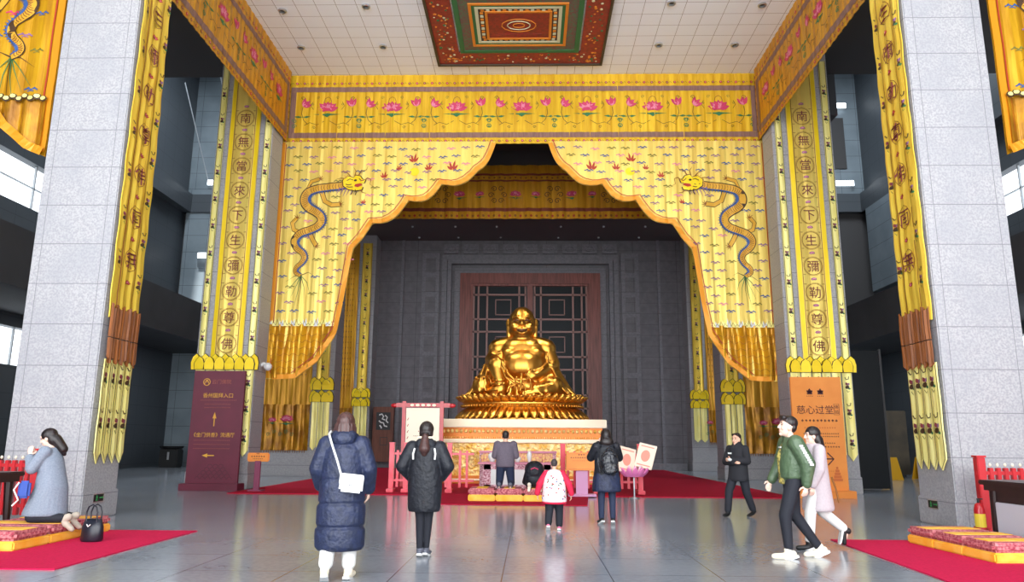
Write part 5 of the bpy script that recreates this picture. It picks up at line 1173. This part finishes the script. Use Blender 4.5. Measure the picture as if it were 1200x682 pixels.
# 6 woman in black with backpack taking a photo
f = Fig('woman in black hooded coat with shiny black backpack raising both hands', (1.42, 14.15, 0), 3, 1.0, skin_p, dict(elL=(-.27, .12, 1.18), wrL=(-.1, .26, 1.44), hdL=(.3, .3, 1), elR=(.26, .14, 1.18), wrR=(.1, .26, 1.44), hdR=(-.3, .3, 1), knL=(-.1, .02, .49), anL=(-.11, -.02, .09), toL=(-.14, .13, .03), knR=(.1, .02, .49), anR=(.1, -.02, .09), toR=(.13, .14, .03)), (0, 5, 0))
f.trousers(navy_t, (.095, .068, .05), 'leggings', .95); f.shoes(black_m, white_m, 1.0, True)
f.part('coat', black_q, [('l', [(0, 0, .84, .24, .18), (0, 0, 1.0, .225, .17), (0, 0, 1.2, .22, .16), (0, 0, 1.36, .21, .15), (0, 0, 1.45, .13, .11)], lambda a, z: .012*sin(5*a+z*9))]+f.sleeves((.09, .082, .06)), .011, 3)
f.part('skirt', navy_q, [('l', [(0, 0, .57, .255, .2), (0, 0, .6, .265, .21), (0, 0, .8, .25, .19), (0, 0, .95, .22, .165)], lambda a, z: .02*sin(7*a)+.02*abs(sin(z*24)))], .011, 2)
f.part('fur_hood', hair_b, [('e', f.H(0, -.09, -.09), (.13, .09, .1)), ('e', f.H(0, -.02, .03), (.1, .115, .12))], .01, 2)
f.hair(hair_b, [('e', (0, -.015, .045), (.092, .11, .108)), ('e', (.05, .0, -.04), (.05, .07, .08)), ('e', (-.05, .0, -.04), (.05, .07, .08))])
t = empty('backpack', (1.42, 14.15-.24, 0), radians(3), 'shiny black backpack worn by the woman raising her hands', 'backpack')
bp = mat('shiny_black_nylon', (24, 25, 30), .25, noise=((10, 10, 10), (60, 62, 70), .5), bump=((9, 9, 9), .8, .05)); b = MB(); b.ell((.03, 0, 1.1), (.17, .1, .23), bp); b.ell((.03, -.03, 1.02), (.15, .1, .14), bp); b.build('main_bag', t, voxel=.012, it=2)
b = MB(); b.box(-.06, .12, -.125, -.09, .93, 1.08, bp, .02); b.build('pocket', t); b = MB(); b.tube([(-.04, -.02, 1.32), (.03, -.03, 1.37), (.1, -.02, 1.32)], .012, bp, 6); b.build('handle', t)
for x in (-.13, .16): b = MB(); b.tube([(x, .05, .92), (x*1.2, .14, 1.1), (x, .16, 1.32), (x*.8, .08, 1.4)], .014, bp, 6); b.build('strap', t)
t = empty('phone', (1.42, 14.15+.32, 1.53), radians(3), 'dark phone held up before the face of the backpack wearer', 'phone')
b = MB(); b.box(-.075, .075, -.006, .006, -.04, .04, black_m, .004); b.build('phone_body', t)

# 7 staff member in black, arms folded, walking left towards the viewer
f = Fig('person in black coat with folded arms striding left before the right pillar', (4.28, 15.75, 0), 132, .98, skin, dict(elL=(-.26, .06, 1.12), wrL=(.02, .22, 1.15), hdL=(1, .1, 0), nL=(0, -1, 0), elR=(.26, .06, 1.1), wrR=(-.02, .2, 1.1), hdR=(-1, .1, 0), nR=(0, -1, 0),
    hipL=(-.09, 0, .9), knL=(-.12, -.06, .5), anL=(-.16, -.22, .12), toL=(-.14, -.06, .03), knR=(.12, .2, .52), anR=(.12, .28, .09), toR=(.1, .44, .05)))
f.trousers(black_t, (.11, .085, .07)); f.shoes(black_m)
f.part('coat', mat('black_wool', (30, 30, 36), .85), [('l', [(0, .02, .7, .2, .17), (0, .02, .75, .215, .18), (0, 0, 1.0, .2, .155), (0, 0, 1.2, .215, .15), (0, 0, 1.36, .2, .14), (0, 0, 1.44, .1, .1), (0, 0, 1.49, .085, .085)])]+f.sleeves((.085, .075, .06)), .01, 3)
f.hair(hair_b, [('e', (0, -.03, .06), (.086, .095, .09)), ('e', (0, -.07, .0), (.075, .05, .08)), ((-.06, .03, .1), .03, (.06, .03, .1), .03)])
b = MB(); b.box(.05, .13, .14, .155, 1.24, 1.27, white_m); b.ell((0, .3, 1.13), (.05, .03, .03), white_m); b.build('white_name_badge', f.t)

# 8 man in green bomber jacket
f = Fig('man in green bomber jacket, black trousers and cream sneakers walking left', (3.5, 10.25, 0), 90, 1.07, skin_p, dict(neck=(0, .0, 1.42), head=(0, .03, 1.56), elR=(.25, .05, 1.12), wrR=(.23, .2, .9), hdR=(0, .5, -1), elL=(-.26, -.1, 1.12), wrL=(-.25, -.07, .87), hdL=(0, .2, -1), nL=(1, .3, 0),
    knR=(.1, -.02, .5), anR=(.09, -.3, .1), toR=(.09, -.14, .03), hipL=(-.09, .02, .9), knL=(-.1, .16, .5), anL=(-.1, .14, .08), toL=(-.1, .31, .03)), (0, 10, 0))
f.trousers(black_t, (.105, .075, .052), lo=.93); f.shoes(sneak, white_m, 1.15)
f.part('jacket', green_j, [('l', [(0, 0, .93, .18, .15), (0, 0, .99, .185, .155), (0, 0, 1.02, .215, .185), (0, 0, 1.2, .225, .18), (0, 0, 1.38, .22, .155), (0, 0, 1.48, .12, .11), (0, 0, 1.54, .085, .085)], lambda a, z: .02*sin(5*a+z*20))]+f.sleeves((.1, .092, .06)), .01, 2)
b = MB(); kk = 1.07
for i_ in range(9):
    p_ = V((-.18, 0, 1.37)).lerp(V((-.26, -.1, 1.12)), .15+i_*.11)*kk+V((-.1, -.01, .0)); b.box(p_.x-.012, p_.x+.006, p_.y-.022, p_.y+.024, p_.z-.011, p_.z+.013, white_m)
b.box(-.14, -.06, .175, .19, 1.4, 1.415, white_m)
b.build('white_sleeve_print', f.t)
b = MB(); b.loft([(0, .03, .93, .1, .14), (0, .03, .95, .1, .16), (0, .03, 1.3, .09, .165), (0, .03, 1.45, .05, .1)], mat('yellow_patterned_shirt', (196, 176, 90), .7, noise=((30, 30, 30), (60, 60, 40), .9)), 16); b.build('shirt', f.t, smooth=True)
f.hair(hair_b, [('e', (0, -.025, .065), (.088, .1, .088)), ('e', (0, -.06, .01), (.08, .055, .07)), ((-.05, .07, .11), .032, (.05, .07, .11), .032)])

# 9 woman in a pale coat behind him
f = Fig('woman in long pale pink-grey coat and black sneakers walking left behind green jacket', (4.12, 11.1, 0), 92, 1.0, skin_p, dict(elL=(-.25, .05, 1.1), wrL=(-.22, .15, .88), elR=(.24, -.06, 1.1), wrR=(.22, -.02, .86),
    knR=(.1, -.1, .5), anR=(.1, -.42, .24), toR=(.1, -.38, .08), hipL=(-.09, .02, .9), knL=(-.1, .16, .5), anL=(-.1, .2, .08), toL=(-.1, .36, .03)))
f.trousers(cream_t, (.1, .08, .065), lo=.85); f.shoes(black_m, white_m, 1.05)
f.part('coat', pink_k, [('l', [(0, .0, .52, .2, .2), (0, .0, .56, .215, .215), (0, 0, .9, .2, .18), (0, 0, 1.15, .2, .16), (0, 0, 1.36, .205, .145), (0, 0, 1.46, .1, .1)], lambda a, z: .012*sin(4*a+z*6))]+f.sleeves((.085, .08, .06)), .011, 3)
f.hair(hair_b, [('e', (0, -.02, .05), (.09, .108, .1)), ('e', (0, -.06, -.03), (.085, .07, .11)), ((0, -.09, -.05), .07, (0, -.14, -.2), .05), ((.04, -.07, -.05), .05, (.05, -.1, -.18), .04), ((-.04, -.07, -.05), .05, (-.05, -.1, -.18), .04)])
t = empty('hand_strap', (4.42, 11.3, 0), 0, 'thin brown strap hanging behind the pale coat', 'strap'); b = MB(); b.tube([(0, 0, .98), (.05, 0, .8), (.08, 0, .62)], .014, e_brown, 6); b.build('loop', t)

# 10 kneeling woman in blue-grey coat
f = Fig('woman in blue-grey coat with long black hair kneeling in prayer at left', (-7.02, 11.1, .255), 98, 1.04, skin_p, dict(pelvis=(0, -.02, .5), waist=(0, .02, .68), chest=(0, .06, .88), neck=(0, .07, 1.03), head=(0, .12, 1.15), shL=(-.17, .07, .97), elL=(-.2, .2, .74), wrL=(-.05, .32, .9), hdL=(.2, .1, 1), shR=(.17, .07, .97), elR=(.2, .2, .74), wrR=(.05, .32, .9), hdR=(-.2, .15, 1), curl=.2,
    hipL=(-.1, -.02, .48), knL=(-.13, .16, .09), anL=(-.12, -.3, .07), toL=(-.12, -.38, -.07), hipR=(.1, -.02, .48), knR=(.13, .16, .09), anR=(.12, -.3, .07), toR=(.12, -.38, -.07)), (0, -18, 0))
f.trousers(black_t, (.11, .08, .06)); f.shoes(mat('beige_boot', (180, 168, 152), .7), None, 1.2, False)
f.part('coat', blue_g, [('l', [(0, .06, .1, .24, .29), (0, .05, .14, .25, .3), (0, .0, .5, .235, .215), (0, .02, .7, .21, .18), (0, .06, .9, .205, .165), (0, .07, 1.0, .17, .13), (0, .07, 1.07, .09, .09)], lambda a, z: .012*sin(5*a+z*6))]+f.sleeves((.085, .078, .06), .9), .011, 3)
f.hair(hair_b, [('e', (0, -.02, .05), (.092, .11, .1)), ('e', (0, -.06, -.02), (.088, .08, .11)), ((0, -.09, -.04), .08, (.02, -.15, -.2), .065), ((.06, .0, -.04), .045, (.09, .02, -.17), .035), ((.03, -.12, -.18), .06, (.04, -.14, -.27), .03)])
t = empty('blue_pouch', (-7.2, 10.78, .72), radians(20), 'small blue bag with white straps held by the kneeling woman', 'bag')
b = MB(); b.box(-.08, .07, -.05, .05, -.1, .14, mat('blue_bag_cloth', (40, 74, 160), .6), .03); b.build('pouch', t); b = MB(); b.tube([(-.07, -.04, .12), (-.12, -.07, .02), (-.05, -.07, -.12), (-.12, -.06, -.2)], .012, white_m, 6); b.build('strap', t)
t = empty('handbag', (-6.28, 11.0, .015), radians(-10), 'black leather handbag with two tall handles standing on magenta carpet', 'handbag')
hb = mat('black_blue_leather', (24, 26, 38), .35); b = MB(); b.loft([(0, 0, 0, .15, .1), (0, 0, .03, .17, .11), (0, 0, .2, .165, .09), (0, 0, .31, .13, .05)], hb, 20); b.build('bag_body', t, smooth=True)
for y in (-.045, .045): b = MB(); b.tube([(-.085, y, .27), (-.09, y, .4), (-.06, y, .48), (0, y, .51), (.06, y, .48), (.09, y, .4), (.085, y, .27)], .011, hb, 6); b.build('handle', t)
b = MB(); b.tube([(-.03, -.09, .24), (0, -.1, .21), (.03, -.09, .24)], .008, white_m, 6); b.build('clasp', t)

# ================================================================== LIGHT
w = bpy.data.worlds.new('daylight'); SC.world = w; w.use_nodes = True
bg = w.node_tree.nodes['Background']; bg.inputs[0].default_value = (.86, .93, 1, 1); bg.inputs[1].default_value = 2.0
def area(name, loc, rot, sx, sy, power, col=(1, 1, 1), spread=None):
    l = bpy.data.lights.new(name, 'AREA'); l.shape = 'RECTANGLE'; l.size = sx; l.size_y = sy; l.energy = power; l.color = col
    if spread: l.spread = spread
    o = bpy.data.objects.new(name, l); COL.objects.link(o); o.location = loc; o.rotation_euler = rot; return o
def spot(name, loc, target, power, angle, col=(1, .93, .8), r=.3):
    l = bpy.data.lights.new(name, 'SPOT'); l.energy = power; l.spot_size = radians(angle); l.spot_blend = .5; l.color = col; l.shadow_soft_size = r
    o = bpy.data.objects.new(name, l); COL.objects.link(o); o.location = loc
    o.rotation_euler = (V(target)-V(loc)).to_track_quat('-Z', 'Y').to_euler(); return o
# the open front of the hall
area('entrance_daylight', (0, -7.8, 7), (radians(90), 0, 0), 34, 14, 6500, (.96, .98, 1))
bounce_sun = bpy.data.lights.new('bounce_sun', 'SUN'); bounce_sun.energy = 14; bounce_sun.angle = radians(2); bounce_sun.color = (1, .97, .92); so = bpy.data.objects.new('bounce_sun', bounce_sun); COL.objects.link(so); so.rotation_euler = (radians(24), radians(4), 0)  # added sun on the forecourt; its bounce brightens the ceiling
for s_, x in ((-1, -15.5), (1, 15.2)): area('skylight_fill', (x, 32.5, 23.9), (0, 0, 0), 4.6, 6.8, 2200, (.85, .93, 1))  # fill lamps added at the unseen skylights to lift the dark aisles
for x in (-17.5, 16.6): area('aisle_fill_lamp', (x, 35, 6.2), (0, 0, 0), .6, 8, 130, (.9, .95, 1))  # unseen fill added below the balconies to brighten the aisle walls
area('aisle_fill_lamp', (-13.5, 33, 12.5), (0, 0, 0), .6, 6, 120, (.9, .95, 1))  # extra unseen fill hung in mid-air over the left aisle
# show lighting of the statue and altar from the ceiling
for x in (-3.2, 2.6): spot('statue_spotlight', (x, 25.2, 12.6), (-.3, 28.4, 4.6), 1500, 36)
for x in (-1.6, 1.0): spot('altar_spotlight', (x, 20.4, 14.2), (-.3, 26, 1.2), 2600, 24)
SC.view_settings.view_transform = 'Standard'; SC.view_settings.look = 'None'; SC.view_settings.gamma = 1; SC.view_settings.exposure = .2
SC.view_settings.use_curve_mapping = False
SC.cycles.use_denoising = True; SC.cycles.max_bounces = 8; SC.cycles.diffuse_bounces = 5; SC.cycles.sample_clamp_indirect = 6
